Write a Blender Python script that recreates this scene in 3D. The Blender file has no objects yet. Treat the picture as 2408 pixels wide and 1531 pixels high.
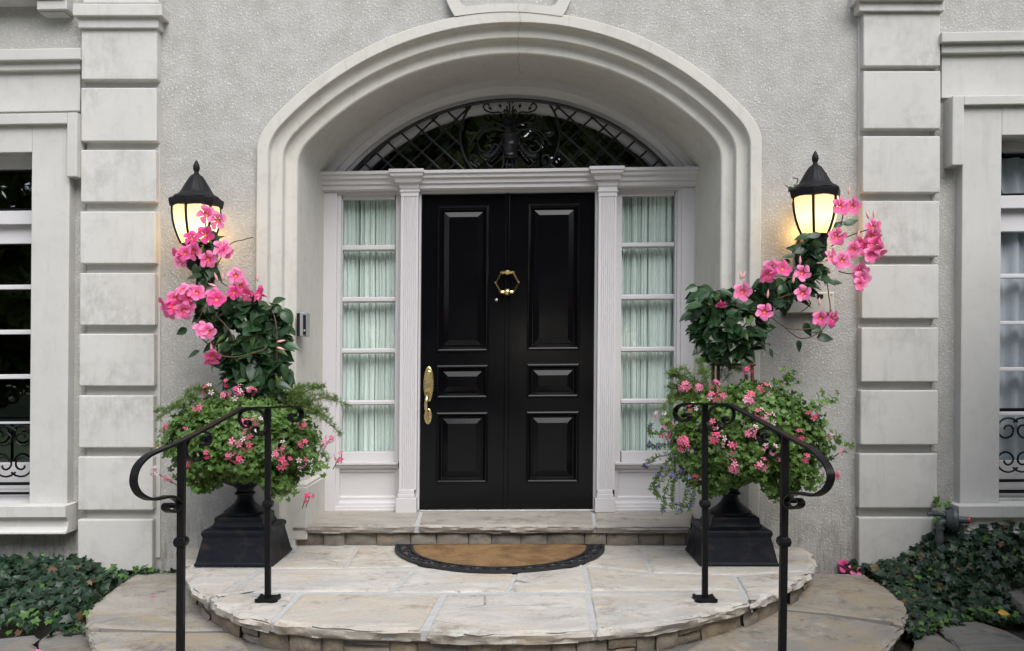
import bpy, bmesh, math, random
from mathutils import Vector, Matrix, noise
from math import pi, sin, cos, radians, sqrt, atan2
random.seed(7)
R = random.Random(11)
sc = bpy.context.scene
COL = sc.collection

# ------------------------------------------------------------------ camera
F, CX, CY, ZC = 2100.0, 1204.0, 850.0, 1.46        # focal length and principal point in 2408-px units
cam = bpy.data.objects.new('camera', bpy.data.cameras.new('camera'))
COL.objects.link(cam)
cam.location = (0, 0, ZC)
cam.rotation_euler = (radians(90), 0, 0)
cam.data.sensor_width = 36
cam.data.lens = 36 * F / 2408
cam.data.shift_y = (CY - 765.5) / 2408
cam.data.clip_start = 0.05
cam.data.clip_end = 500
sc.camera = cam

# ------------------------------------------------------------------ world, sun, exposure (overcast)
SUN_EL, SUN_AZ = radians(50), radians(158)          # azimuth measured from +Y, clockwise
w = bpy.data.worlds.new('World'); sc.world = w; w.use_nodes = True
wn, wl = w.node_tree.nodes, w.node_tree.links
sky = wn.new('ShaderNodeTexSky'); sky.sky_type = 'NISHITA'; sky.sun_disc = False
sky.sun_elevation = SUN_EL; sky.sun_rotation = SUN_AZ
sky.air_density = 1.0; sky.dust_density = 2.5; sky.ozone_density = 1.0
hsv = wn.new('ShaderNodeHueSaturation'); hsv.inputs['Saturation'].default_value = 0.58
bg = wn['Background']; bg.inputs['Strength'].default_value = 0.15
wl.new(sky.outputs[0], hsv.inputs['Color']); wl.new(hsv.outputs[0], bg.inputs['Color'])
sun = bpy.data.objects.new('sun', bpy.data.lights.new('sun', 'SUN')); COL.objects.link(sun)
sun.data.energy = 1.4; sun.data.angle = radians(50); sun.data.color = (1.0, 0.995, 0.985)
sdir = Vector((sin(SUN_AZ) * cos(SUN_EL), cos(SUN_AZ) * cos(SUN_EL), sin(SUN_EL)))
sun.rotation_euler = sdir.to_track_quat('Z', 'Y').to_euler()
vs = sc.view_settings
vs.view_transform = 'Standard'; vs.look = 'None'; vs.gamma = 1.0; vs.use_curve_mapping = False
vs.exposure = 0.82
sc.cycles.max_bounces = 8; sc.cycles.transparent_max_bounces = 12
sc.cycles.caustics_reflective = False; sc.cycles.caustics_refractive = False

# ------------------------------------------------------------------ pixel -> place helpers
def at(px, py, Y): return Vector(((px - CX) * Y / F, Y, ZC - (py - CY) * Y / F))
def onz(px, py, z):
    Y = F * (ZC - z) / (py - CY)
    return Vector(((px - CX) * Y / F, Y, z))
WA, WB, WC = 0.0075, 0.0077, 0.0047                  # the old house is a little out of true
def warp(v):
    return Vector((v[0] + WA * (v[2] - ZC), v[1], v[2] + v[0] * (WB + WC * (v[2] - ZC))))
def hx(px, py, Y): return (px - CX) * Y / F - WA * (CY - py) * Y / F
def hz(px, py, Y):
    X, dz = (px - CX) * Y / F, (CY - py) * Y / F
    return ZC + (dz - WB * X) / (1 + WC * X)

# ------------------------------------------------------------------ mesh builder
class MB:
    def __init__(s): s.v, s.f, s.m = [], [], []
    def add(s, vs, fs, mi=0):
        b = len(s.v); s.v += [Vector(v) for v in vs]
        s.f += [tuple(b + i for i in f) for f in fs]; s.m += [mi] * len(fs); return s
    def box(s, x0, x1, y0, y1, z0, z1, mi=0):
        if x0 > x1: x0, x1 = x1, x0
        if y0 > y1: y0, y1 = y1, y0
        if z0 > z1: z0, z1 = z1, z0
        return s.add([(x0,y0,z0),(x1,y0,z0),(x1,y1,z0),(x0,y1,z0),(x0,y0,z1),(x1,y0,z1),(x1,y1,z1),(x0,y1,z1)],
              [(0,3,2,1),(4,5,6,7),(0,1,5,4),(1,2,6,5),(2,3,7,6),(3,0,4,7)], mi)
    def hbox(s, x0, x1, y0, y1, Yf, Yb, mi=0):       # a box whose face was measured in the photograph
        xm, ym = (x0 + x1) / 2, (y0 + y1) / 2
        return s.box(hx(x0, ym, Yf), hx(x1, ym, Yf), Yf, Yb, hz(xm, y1, Yf), hz(xm, y0, Yf), mi)
    def loft(s, rows, closed=False, mi=0, flip=False):
        n = len(rows[0]); vs = [p for r in rows for p in r]; fs = []
        for i in range(len(rows) - 1):
            for j in range(n if closed else n - 1):
                k = (j + 1) % n
                q = (i*n+j, i*n+k, (i+1)*n+k, (i+1)*n+j)
                fs.append(q[::-1] if flip else q)
        return s.add(vs, fs, mi)
    def poly(s, pts, mi=0): return s.add(pts, [tuple(range(len(pts)))], mi)
    def extr_x(s, prof, x0, x1, mi=0):               # closed profile of (Y, Z) swept along X
        n = len(prof)
        s.add([(x0, y, z) for y, z in prof] + [(x1, y, z) for y, z in prof],
              [(i, (i+1) % n, n + (i+1) % n, n + i) for i in range(n)] + [tuple(range(n))[::-1], tuple(range(n, 2*n))], mi)
        return s
    def extr_z(s, prof, z0, z1, mi=0):               # closed profile of (X, Y) swept along Z
        n = len(prof)
        s.add([(x, y, z0) for x, y in prof] + [(x, y, z1) for x, y in prof],
              [(i, (i+1) % n, n + (i+1) % n, n + i) for i in range(n)] + [tuple(range(n))[::-1], tuple(range(n, 2*n))], mi)
        return s
    def rects(s, x0, x1, z0, z1, Y, prof, fill=True, mi=0):   # nested rectangles: profile of (inset, dy)
        rows = [[(x0+i, Y+d, z0+i), (x1-i, Y+d, z0+i), (x1-i, Y+d, z1-i), (x0+i, Y+d, z1-i)] for i, d in prof]
        s.loft(rows, True, mi)
        if fill: s.poly(rows[-1], mi)
        return s
    def lathe(s, prof, c, n=24, mi=0, flute=0, fl_from=None):
        rows = []
        for r, z in prof:
            row = []
            for k in range(n):
                a = 2*pi*k/n; rr = r
                if flute and fl_from and fl_from[0] <= z <= fl_from[1]: rr = r * (1 - 0.05 * (0.5 + 0.5*cos(flute*a)))
                row.append((c[0] + rr*cos(a), c[1] + rr*sin(a), c[2] + z))
            rows.append(row)
        s.loft(rows, True, mi); s.poly(rows[0][::-1], mi); s.poly(rows[-1], mi); return s
    def tube(s, pts, r, n=6, mi=0, caps=True):
        pts = [Vector(p) for p in pts]; rows = []
        up = Vector((0, 0, 1))
        for i, p in enumerate(pts):
            t = (pts[min(i+1, len(pts)-1)] - pts[max(i-1, 0)])
            if t.length < 1e-9: t = Vector((0, 1, 0))
            t.normalize()
            a = t.cross(up)
            if a.length < 0.05: a = t.cross(Vector((0, 1, 0)))
            a.normalize(); b = a.cross(t)
            rr = r[i] if isinstance(r, (list, tuple)) else r
            rows.append([p + a*rr*cos(2*pi*k/n) + b*rr*sin(2*pi*k/n) for k in range(n)])
        s.loft(rows, True, mi, flip=True)
        if caps: s.poly(rows[0], mi); s.poly(rows[-1][::-1], mi)
        return s
    def flat(s, pts, side, wd, th, mi=0):            # a flat bar along pts; wd across SIDE, th in the path's plane
        pts = [Vector(p) for p in pts]; side = Vector(side).normalized(); rows = []
        for i, p in enumerate(pts):
            t = (pts[min(i+1, len(pts)-1)] - pts[max(i-1, 0)]).normalized()
            n = t.cross(side).normalized()
            rows.append([p + side*wd/2 + n*th/2, p - side*wd/2 + n*th/2, p - side*wd/2 - n*th/2, p + side*wd/2 - n*th/2])
        s.loft(rows, True, mi); s.poly(rows[0][::-1], mi); s.poly(rows[-1], mi); return s
    def knob(s, prof, c, n=16):                      # a lathe that points out of the wall
        q = MB(); q.lathe(prof, (0, 0, 0), n); return s.add([(c[0] + v.x, c[1] - v.z, c[2] + v.y) for v in q.v], q.f)
    def mesh(s, name, mats, off=(0, 0, 0), warped=False, smooth=False):
        me = bpy.data.meshes.new(name); off = Vector(off)
        me.from_pydata([(warp(v) if warped else v) - off for v in s.v], [], s.f)
        for m in (mats if isinstance(mats, (list, tuple)) else [mats]): me.materials.append(m)
        if any(s.m): me.polygons.foreach_set('material_index', s.m)
        bm = bmesh.new(); bm.from_mesh(me); bmesh.ops.recalc_face_normals(bm, faces=bm.faces) if not getattr(s, 'keep', 0) else None
        bm.to_mesh(me); bm.free()
        if smooth: me.polygons.foreach_set('use_smooth', [True]*len(me.polygons))
        me.update(); return me
    def build(s, name, mats, parent=None, warped=False, smooth=False, bevel=0, auto=None):
        off = Vector((0, 0, 0))
        p = parent
        while p is not None: off += p.location; p = p.parent
        o = bpy.data.objects.new(name, s.mesh(name, mats, off, warped, smooth)); COL.objects.link(o)
        if parent is not None: o.parent = parent
        if bevel:
            b = o.modifiers.new('bevel', 'BEVEL'); b.width = bevel; b.segments = 2; b.limit_method = 'ANGLE'; b.angle_limit = radians(40)
        if auto: o.data.set_sharp_from_angle(angle=radians(auto))
        return o

def tag(o, label=None, cat=None, group=None, kind=None):
    if label: o['label'] = label
    if cat: o['category'] = cat
    if group: o['group'] = group
    if kind: o['kind'] = kind
    return o
def thing(name, loc, label=None, cat=None, group=None, kind=None):
    o = bpy.data.objects.new(name, None); COL.objects.link(o); o.location = loc; o.empty_display_size = 0.1
    return tag(o, label, cat, group, kind)
def inst(name, me, parent, M):                        # a piece that shares its mesh; M is its place in the world
    o = bpy.data.objects.new(name, me); COL.objects.link(o)
    if parent is not None:
        o.parent = parent; off = Vector((0, 0, 0)); p = parent
        while p is not None: off += p.location; p = p.parent
        M = Matrix.Translation(-off) @ M
    o.matrix_basis = M; return o
def frame(loc, d, n, s=1.0, sx=1.0):                  # local Y along d, local Z along n
    y = Vector(d).normalized(); z = Vector(n); z = (z - y*z.dot(y))
    if z.length < 1e-5: z = y.orthogonal()
    z.normalize(); x = y.cross(z)
    return Matrix(((x.x*s*sx, y.x*s, z.x*s, loc[0]), (x.y*s*sx, y.y*s, z.y*s, loc[1]), (x.z*s*sx, y.z*s, z.z*s, loc[2]), (0,0,0,1)))
def catmull(pts, n=6, closed=False):
    pts = [Vector(p) for p in pts]; out = []
    for i in range(len(pts) - 1):
        p0, p1, p2, p3 = pts[max(i-1, 0)], pts[i], pts[i+1], pts[min(i+2, len(pts)-1)]
        for k in range(n):
            t = k / n
            out.append(0.5*((2*p1) + (p2-p0)*t + (2*p0-5*p1+4*p2-p3)*t*t + (3*p1-p0-3*p2+p3)*t**3))
    out.append(pts[-1]); return out
def nz(p, s=1.0, o=0.0): return noise.noise(Vector(p)*s + Vector((o, o*1.7, o*0.3)))

# ------------------------------------------------------------------ materials
class NT:
    def __init__(s, name):
        s.m = bpy.data.materials.new(name); s.m.use_nodes = True
        s.n, s.l = s.m.node_tree.nodes, s.m.node_tree.links
        s.b = s.n['Principled BSDF']; s.out = s.n['Material Output']
        s._c = None
    def N(s, t, **k):
        n = s.n.new('ShaderNode' + t)
        for a, v in k.items(): setattr(n, a, v)
        return n
    def L(s, a, b): s.l.new(a, b)
    def coord(s, scale=(1, 1, 1), rnd=0.0):
        tc = s.N('TexCoord'); mp = s.N('Mapping'); mp.inputs['Scale'].default_value = scale
        src = tc.outputs['Object']
        if rnd:
            oi = s.N('ObjectInfo'); mu = s.N('Math', operation='MULTIPLY'); mu.inputs[1].default_value = rnd
            s.L(oi.outputs['Random'], mu.inputs[0])
            va = s.N('VectorMath', operation='ADD'); s.L(src, va.inputs[0]); s.L(mu.outputs[0], va.inputs[1]); src = va.outputs[0]
        s.L(src, mp.inputs['Vector']); return mp.outputs[0]
    def noise(s, co, scale, detail=4, rough=0.55, dist=0.0):
        n = s.N('TexNoise'); n.inputs['Scale'].default_value = scale; n.inputs['Detail'].default_value = detail
        n.inputs['Roughness'].default_value = rough; n.inputs['Distortion'].default_value = dist
        s.L(co, n.inputs['Vector']); return n.outputs['Fac']
    def voro(s, co, scale, feat='F1', out='Distance'):
        n = s.N('TexVoronoi', feature=feat); n.inputs['Scale'].default_value = scale; s.L(co, n.inputs['Vector']); return n.outputs[out]
    def ramp(s, fac, stops):
        r = s.N('ValToRGB'); e = r.color_ramp.elements
        while len(e) < len(stops): e.new(0.5)
        for x, (p, c) in zip(e, stops):
            x.position = p; x.color = (c, c, c, 1) if isinstance(c, (int, float)) else (*c, 1)
        s.L(fac, r.inputs[0]); return r.outputs[0]
    def mix(s, a, b, fac, mode='MIX'):
        n = s.N('Mix', data_type='RGBA', blend_type=mode)
        for v, i in ((a, n.inputs['A']), (b, n.inputs['B']), (fac, n.inputs['Factor'])):
            if isinstance(v, (int, float)) and i.name == 'Factor' : i.default_value = v
            elif isinstance(v, (tuple, list)): i.default_value = (*v, 1)
            elif isinstance(v, (int, float)): i.default_value = (v, v, v, 1)
            else: s.L(v, i)
        # the RGBA sockets are the ones that match the data type
        return n.outputs['Result']
    def bump(s, h, strength, dist, prev=None):
        b = s.N('Bump'); b.inputs['Strength'].default_value = strength; b.inputs['Distance'].default_value = dist
        s.L(h, b.inputs['Height'])
        if prev is not None: s.L(prev, b.inputs['Normal'])
        return b.outputs[0]
    def set(s, **k):
        for a, v in k.items():
            i = s.b.inputs[{'color': 'Base Color', 'rough': 'Roughness', 'metal': 'Metallic', 'spec': 'Specular IOR Level', 'normal': 'Normal',
                            'sub': 'Subsurface Weight', 'coat': 'Coat Weight', 'emit': 'Emission Color', 'estr': 'Emission Strength', 'trans': 'Transmission Weight', 'sheen': 'Sheen Weight'}[a]]
            if hasattr(v, 'is_output') or isinstance(v, bpy.types.NodeSocket): s.L(v, i)
            elif isinstance(v, (tuple, list)): i.default_value = (*v, 1)
            else: i.default_value = v
        return s.m
def mixf(nt):  # kept for clarity: the Mix node's colour sockets
    return nt
def _fix_mix():
    def mix(s, a, b, fac, mode='MIX'):
        n = s.N('Mix', data_type='RGBA', blend_type=mode)
        F_, A_, B_ = n.inputs[0], n.inputs[6], n.inputs[7]
        for v, i in ((a, A_), (b, B_)):
            if isinstance(v, (tuple, list)): i.default_value = (*v, 1)
            elif isinstance(v, (int, float)): i.default_value = (v, v, v, 1)
            else: s.L(v, i)
        if isinstance(fac, (int, float)): F_.default_value = fac
        else: s.L(fac, F_)
        return n.outputs[2]
    NT.mix = mix
_fix_mix()

def m_stucco():
    t = NT('rough_stucco'); co = t.coord()
    big = t.noise(co, 1.1, 5); mid = t.noise(co, 7, 5, 0.6)
    c = t.mix((0.40, 0.397, 0.380), (0.46, 0.457, 0.443), t.ramp(big, [(0.3, 0), (0.7, 1)]))
    c = t.mix(c, (0.34, 0.335, 0.312), t.ramp(mid, [(0.42, 0), (0.72, 0.85)])); c = t.mix(c, (0.35, 0.345, 0.315), t.ramp(t.noise(t.coord((2.2, 2.2, 0.5)), 1.6, 6, 0.65), [(0.52, 0), (0.74, 0.8)]))
    patch = t.ramp(t.noise(co, 2.3, 4, 0.6), [(0.40, 0.35), (0.70, 1)])
    sp = t.N('Math', operation='MULTIPLY'); t.L(t.ramp(t.voro(co, 48), [(0.15, 1), (0.27, 0)]), sp.inputs[0]); t.L(patch, sp.inputs[1])
    c = t.mix(c, (0.66, 0.655, 0.63), sp.outputs[0])
    c = t.mix(c, (0.27, 0.26, 0.235), t.ramp(t.noise(co, 110, 2, 0.6), [(0.62, 0), (0.74, 0.55)]))
    tc = t.N('TexCoord'); sz = t.N('SeparateXYZ'); t.L(tc.outputs['Object'], sz.inputs[0])
    lo_ = t.ramp(sz.outputs['Z'], [(0.25, 1), (0.62, 0)])
    stk = t.N('Math', operation='MULTIPLY'); t.L(lo_, stk.inputs[0]); t.L(t.ramp(t.noise(t.coord((16, 16, 2.2)), 2.0, 7, 0.72), [(0.46, 0), (0.66, 0.75)]), stk.inputs[1])
    c = t.mix(c, (0.16, 0.145, 0.125), stk.outputs[0])
    gr = t.voro(co, 70); n = t.bump(t.ramp(gr, [(0.0, 1), (0.6, 0)]), 0.34, 0.008); n = t.bump(t.noise(co, 160, 3, 0.7), 0.3, 0.003, n)
    return t.set(color=c, rough=0.92, spec=0.2, normal=n)
def m_plaster(name, a, b, stain=0.5, crack=False, rnd=7.0, blotch=0.0):
    t = NT(name); co = t.coord(rnd=rnd)
    big = t.noise(co, 2.1, 6, 0.6); mid = t.noise(co, 11, 5, 0.6, 0.6); fine = t.noise(co, 90, 3)
    c = t.mix(a, b, t.ramp(big, [(0.3, 0), (0.7, 1)]))
    c = t.mix(c, tuple(x*0.74 for x in a), t.ramp(mid, [(0.52, 0), (0.78, stain)]))
    co2 = t.coord((9, 9, 1.1), rnd=rnd)
    c = t.mix(c, tuple(x*0.64 for x in a), t.ramp(t.noise(co2, 2.0, 5, 0.65), [(0.56, 0), (0.8, stain)]))
    if blotch:
        msk = t.N('Math', operation='MULTIPLY'); t.L(t.ramp(t.noise(co, 2.6, 3, 0.5), [(0.48, 0), (0.66, 1)]), msk.inputs[0])
        t.L(t.ramp(t.noise(t.coord((1.0, 1.0, 0.7), rnd=rnd), 17, 7, 0.72), [(0.40, 0), (0.62, blotch)]), msk.inputs[1])
        c = t.mix(c, (0.27, 0.265, 0.25), msk.outputs[0])
    if crack:
        tc = t.N('TexCoord'); sx = t.N('SeparateXYZ'); t.L(tc.outputs['Object'], sx.inputs[0])
        nn = t.noise(t.coord((0.4, 3, 5)), 2.5, 6, 0.6)
        ad = t.N('Math', operation='MULTIPLY_ADD'); ad.inputs[1].default_value = -0.09; t.L(nn, ad.inputs[0]); t.L(sx.outputs['X'], ad.inputs[2])
        ab = t.N('Math', operation='ABSOLUTE'); t.L(ad.outputs[0], ab.inputs[0])
        k = t.ramp(ab.outputs[0], [(0.0, 0.55), (0.0035, 0)])
        gz = t.N('Math', operation='GREATER_THAN'); gz.inputs[1].default_value = 3.2; t.L(sx.outputs['Z'], gz.inputs[0])
        k2 = t.N('Math', operation='MULTIPLY'); t.L(k, k2.inputs[0]); t.L(gz.outputs[0], k2.inputs[1])
        c = t.mix(c, (0.13, 0.12, 0.10), k2.outputs[0])
    n = t.bump(mid, 0.2, 0.004); n = t.bump(fine, 0.25, 0.002, n)
    return t.set(color=c, rough=0.85, spec=0.3, normal=n)
def m_paint(name, c, rough=0.45, var=0.06, bump=0.001):
    t = NT(name); co = t.coord()
    f = t.noise(co, 6, 4)
    k = t.mix(tuple(x*(1-var) for x in c), tuple(min(1, x*(1+var)) for x in c), f)
    return t.set(color=k, rough=rough, spec=0.35)
def m_door():
    t = NT('black_gloss_paint'); co = t.coord()
    f = t.noise(t.coord((6, 6, 0.8)), 9, 4)
    r = t.ramp(t.noise(co, 3, 4), [(0.3, 0.10), (0.7, 0.2)])
    return t.set(color=(0.003, 0.003, 0.004), rough=r, spec=0.22, normal=t.bump(f, 0.10, 0.002))
def m_metal(name, c, rough, metal=1.0, rust=None, bump=0.002, sc_=40):
    t = NT(name); co = t.coord()
    f = t.noise(co, sc_, 4)
    col = t.mix(tuple(x*0.8 for x in c), c, f)
    if rust: col = t.mix(col, rust, t.ramp(t.noise(co, 7, 6, 0.65), [(0.55, 0), (0.75, 0.75)]))
    return t.set(color=col, spec=0.5 if metal else 0.16, rough=t.ramp(t.noise(co, 12, 4), [(0.3, rough*0.8), (0.7, min(1, rough*1.3))]), metal=metal, normal=t.bump(f, 0.4, bump))
def m_slab(name, light, tan, grey, stain, an=(1.0, 3.2, 4.0)):
    t = NT(name); oi = t.N('ObjectInfo'); co = t.coord(rnd=13.0); cs = t.coord(an, rnd=13.0)
    rnd = oi.outputs['Random']
    base = t.mix(light, tan, t.ramp(rnd, [(0.25, 0), (0.95, 0.75)]))
    st = t.noise(cs, 2.2, 8, 0.66, 0.8)
    c = t.mix(base, grey, t.ramp(st, [(0.40, 0), (0.62, 0.85)]))
    c = t.mix(c, tan, t.ramp(t.noise(cs, 1.3, 7, 0.68, 1.4), [(0.48, 0), (0.66, 0.9)]))
    c = t.mix(c, tuple(min(1, x*1.14) for x in light), t.ramp(t.noise(cs, 3.1, 7, 0.7, 1.0), [(0.55, 0), (0.70, 0.8)]))
    c = t.mix(c, stain, t.ramp(t.noise(co, 3.6, 11, 0.82, 0.2), [(0.53, 0), (0.63, 0.72)]))
    c = t.mix(c, (0.42, 0.25, 0.11), t.ramp(t.noise(cs, 0.9, 7, 0.7, 1.0), [(0.64, 0), (0.74, 0.55)]))
    c = t.mix(c, tuple(x*0.5 for x in grey), t.ramp(t.noise(co, 48, 7, 0.8), [(0.55, 0), (0.70, 0.75)]))
    ck = t.voro(t.coord((0.6, 2.2, 1), rnd=29.0), 1.3, 'DISTANCE_TO_EDGE')
    ckm = t.N('Math', operation='MULTIPLY'); t.L(t.ramp(ck, [(0.0, 1), (0.007, 0)]), ckm.inputs[0]); t.L(t.ramp(t.noise(co, 2.0, 3), [(0.53, 0), (0.60, 0.85)]), ckm.inputs[1])
    c = t.mix(c, (0.09, 0.08, 0.07), ckm.outputs[0])
    n = t.bump(st, 0.5, 0.02); n = t.bump(t.noise(co, 35, 5, 0.65), 0.45, 0.006, n); n = t.bump(t.noise(co, 9, 5, 0.6), 0.4, 0.02, n)
    return t.set(color=c, rough=0.78, spec=0.35, normal=n)
def m_glass(tint=(1, 1, 1), name='window_glass', wav=0.15, extra=0.0):
    t = NT(name); t.n.remove(t.b)
    co = t.coord()
    nb = t.bump(t.noise(co, 2.6, 2), wav, 0.02)
    g = t.N('BsdfGlossy'); g.inputs['Roughness'].default_value = 0.01; t.L(nb, g.inputs['Normal'])
    tr = t.N('BsdfTransparent'); tr.inputs['Color'].default_value = (*tint, 1)
    ge = t.N('NewGeometry'); dt = t.N('VectorMath', operation='DOT_PRODUCT'); t.L(ge.outputs['Incoming'], dt.inputs[0]); t.L(ge.outputs['Normal'], dt.inputs[1])
    ab = t.N('Math', operation='ABSOLUTE'); t.L(dt.outputs['Value'], ab.inputs[0])
    iv = t.N('Math', operation='SUBTRACT'); iv.inputs[0].default_value = 1.0; t.L(ab.outputs[0], iv.inputs[1])
    pw = t.N('Math', operation='POWER'); pw.inputs[1].default_value = 5.0; t.L(iv.outputs[0], pw.inputs[0])
    mu = t.N('Math', operation='MULTIPLY_ADD', use_clamp=True); mu.inputs[1].default_value = 0.9; mu.inputs[2].default_value = 0.085 + extra; t.L(pw.outputs[0], mu.inputs[0])
    mx = t.N('MixShader'); t.L(mu.outputs[0], mx.inputs[0]); t.L(tr.outputs[0], mx.inputs[1]); t.L(g.outputs[0], mx.inputs[2])
    t.L(mx.outputs[0], t.out.inputs['Surface']); return t.m
def m_leaf(name, a, b, rough=0.35, vein=True, trans=0.12):
    t = NT(name); oi = t.N('ObjectInfo'); co = t.coord()
    f = t.noise(co, 14, 3)
    c = t.mix(a, b, t.ramp(oi.outputs['Random'], [(0.0, 0), (1.0, 1)]))
    c = t.mix(c, tuple(x*0.7 for x in a), t.ramp(f, [(0.4, 0), (0.8, 0.5)]))
    m = t.set(color=c, rough=rough, spec=0.4)
    tl = t.N('BsdfTranslucent'); t.L(c, tl.inputs['Color'])
    mx = t.N('MixShader'); mx.inputs[0].default_value = trans
    t.L(t.b.outputs[0], mx.inputs[1]); t.L(tl.outputs[0], mx.inputs[2]); t.L(mx.outputs[0], t.out.inputs['Surface'])
    return m
def m_leafmass(name, a, b, rough=0.4, trans=0.12):   # many leaves joined in one mesh: colour varies in space
    t = NT(name); co = t.coord()
    c = t.mix(a, b, t.ramp(t.noise(co, 28, 2, 0.5), [(0.35, 0), (0.65, 1)]))
    m = t.set(color=c, rough=rough, spec=0.35)
    tl = t.N('BsdfTranslucent'); t.L(c, tl.inputs['Color'])
    mx = t.N('MixShader'); mx.inputs[0].default_value = trans
    t.L(t.b.outputs[0], mx.inputs[1]); t.L(tl.outputs[0], mx.inputs[2]); t.L(mx.outputs[0], t.out.inputs['Surface'])
    return m
def m_petal(name, a, b, trans=0.3):
    t = NT(name); oi = t.N('ObjectInfo')
    c = t.mix(a, b, t.ramp(oi.outputs['Random'], [(0.1, 0), (0.9, 1)]))
    m = t.set(color=c, rough=0.55, spec=0.25)
    tl = t.N('BsdfTranslucent'); t.L(c, tl.inputs['Color'])
    mx = t.N('MixShader'); mx.inputs[0].default_value = trans
    t.L(t.b.outputs[0], mx.inputs[1]); t.L(tl.outputs[0], mx.inputs[2]); t.L(mx.outputs[0], t.out.inputs['Surface'])
    return m
def m_simple(name, c, rough=0.6, metal=0.0, **k):
    t = NT(name); co = t.coord()
    f = t.noise(co, k.get('scale', 18), 5)
    v = k.get('var', 0.25)
    col = t.mix(tuple(x*(1-v) for x in c), tuple(min(1, x*(1+v)) for x in c), f)
    return t.set(color=col, rough=rough, metal=metal, normal=t.bump(f, k.get('bs', 0.4), k.get('bd', 0.004)))

STUCCO = m_stucco()
QUOIN = m_plaster('cast_stone', (0.525, 0.52, 0.497), (0.575, 0.57, 0.55), 0.42, blotch=0.44)
PLASTER = m_plaster('smooth_plaster', (0.49, 0.487, 0.468), (0.55, 0.548, 0.53), 0.3, blotch=0.12)
ARCH = m_plaster('arch_plaster', (0.53, 0.52, 0.475), (0.57, 0.56, 0.52), 0.5, crack=True, rnd=0.0)
WHITE = m_paint('white_trim_paint', (0.57, 0.557, 0.57), 0.45, 0.03)
SASH = m_paint('white_sash_paint', (0.62, 0.615, 0.63), 0.4, 0.03)
DOOR = m_door()
BRASS = m_metal('polished_brass', (0.86, 0.68, 0.34), 0.26, 1.0, None, 0.0005)
STEEL = m_metal('steel', (0.5, 0.5, 0.5), 0.3, 1.0)
IRON = m_metal('black_wrought_iron', (0.006, 0.006, 0.007), 0.42, 0.0, None, 0.002, 30)
GRILLE = m_metal('satin_grille_iron', (0.010, 0.0105, 0.012), 0.34, 0.0, None, 0.002, 30)
GRILLE.node_tree.nodes['Principled BSDF'].inputs['Specular IOR Level'].default_value = 0.42
URN = m_metal('black_cast_iron', (0.010, 0.012, 0.018), 0.42, 0.0, (0.060, 0.040, 0.028), 0.006, 30)
LANT = m_metal('black_lantern_metal', (0.014, 0.014, 0.016), 0.45, 0.0, None, 0.003, 50)
SLAB = m_slab('sandstone_slab', (0.53, 0.505, 0.46), (0.47, 0.405, 0.315), (0.40, 0.385, 0.36), (0.22, 0.185, 0.145), (1.0, 2.2, 4.0))
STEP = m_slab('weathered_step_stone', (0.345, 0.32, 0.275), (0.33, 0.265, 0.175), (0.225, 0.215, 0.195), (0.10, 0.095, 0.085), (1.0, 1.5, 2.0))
FLAG = m_slab('grey_flagstone', (0.21, 0.205, 0.185), (0.20, 0.175, 0.14), (0.14, 0.138, 0.13), (0.08, 0.076, 0.068))
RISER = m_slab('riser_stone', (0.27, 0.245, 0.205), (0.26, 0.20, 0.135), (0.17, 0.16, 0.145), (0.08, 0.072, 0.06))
MORTAR = m_simple('pale_mortar', (0.43, 0.43, 0.425), 0.9, scale=30, bd=0.008, bs=0.7)
DMORTAR = m_simple('dark_mortar', (0.15, 0.14, 0.125), 0.95, scale=30)
SOIL = m_simple('dark_soil', (0.035, 0.028, 0.02), 0.95, scale=25, bd=0.02, bs=0.8)
GLASS = m_glass()
DGLASS = m_glass((0.35, 0.37, 0.36), 'dark_glass', 0.12, 0.22)
FGLASS = m_glass((0.30, 0.32, 0.30), 'fanlight_glass', 0.10, 0.32)
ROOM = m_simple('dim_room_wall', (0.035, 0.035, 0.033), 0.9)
RUBBER = m_simple('black_rubber', (0.016, 0.016, 0.018), 0.55, scale=60)
PLASTIC = m_simple('cream_plastic', (0.52, 0.50, 0.44), 0.5, var=0.05)
GREYP = m_simple('grey_plastic', (0.30, 0.30, 0.30), 0.35, var=0.05)
BLACKP = m_simple('black_plastic', (0.02, 0.02, 0.022), 0.25, var=0.05)
GASP = m_simple('grey_green_paint', (0.055, 0.068, 0.072), 0.45, var=0.2)
REDP = m_simple('red_plastic', (0.5, 0.03, 0.03), 0.4)
BARK = m_simple('brown_bark', (0.07, 0.05, 0.035), 0.9, scale=8, bd=0.03, bs=0.8)
STEM = m_simple('green_stem', (0.10, 0.12, 0.045), 0.6)
TWIG = m_simple('brown_stem', (0.10, 0.06, 0.035), 0.7)
TRELLIS = m_simple('red_brown_paint', (0.13, 0.035, 0.025), 0.6)
def m_coir():
    t = NT('coir'); co = t.coord()
    f = t.noise(co, 120, 4, 0.8); b = t.noise(co, 6, 5, 0.65)
    c = t.mix((0.21, 0.122, 0.055), (0.47, 0.30, 0.155), f); c = t.mix(c, (0.17, 0.10, 0.05), t.ramp(b, [(0.42, 0), (0.62, 0.75)])); c = t.mix(c, (0.10, 0.06, 0.03), t.ramp(t.noise(co, 55, 3, 0.7), [(0.58, 0), (0.7, 0.7)]))
    n = t.bump(f, 1.0, 0.012); n = t.bump(t.noise(co, 45, 4, 0.7), 0.8, 0.012, n)
    return t.set(color=c, rough=1.0, spec=0.1, normal=n)
COIR = m_coir()
def m_curtain():
    t = NT('mint_voile'); co = t.coord()
    c = t.mix((0.62, 0.735, 0.69), (0.68, 0.79, 0.745), t.noise(co, 5, 3))
    return t.set(color=c, rough=0.85, sheen=0.2, normal=t.bump(t.noise(t.coord((60, 60, 3)), 3, 3), 0.3, 0.004))
CURTAIN = m_curtain()
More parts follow.
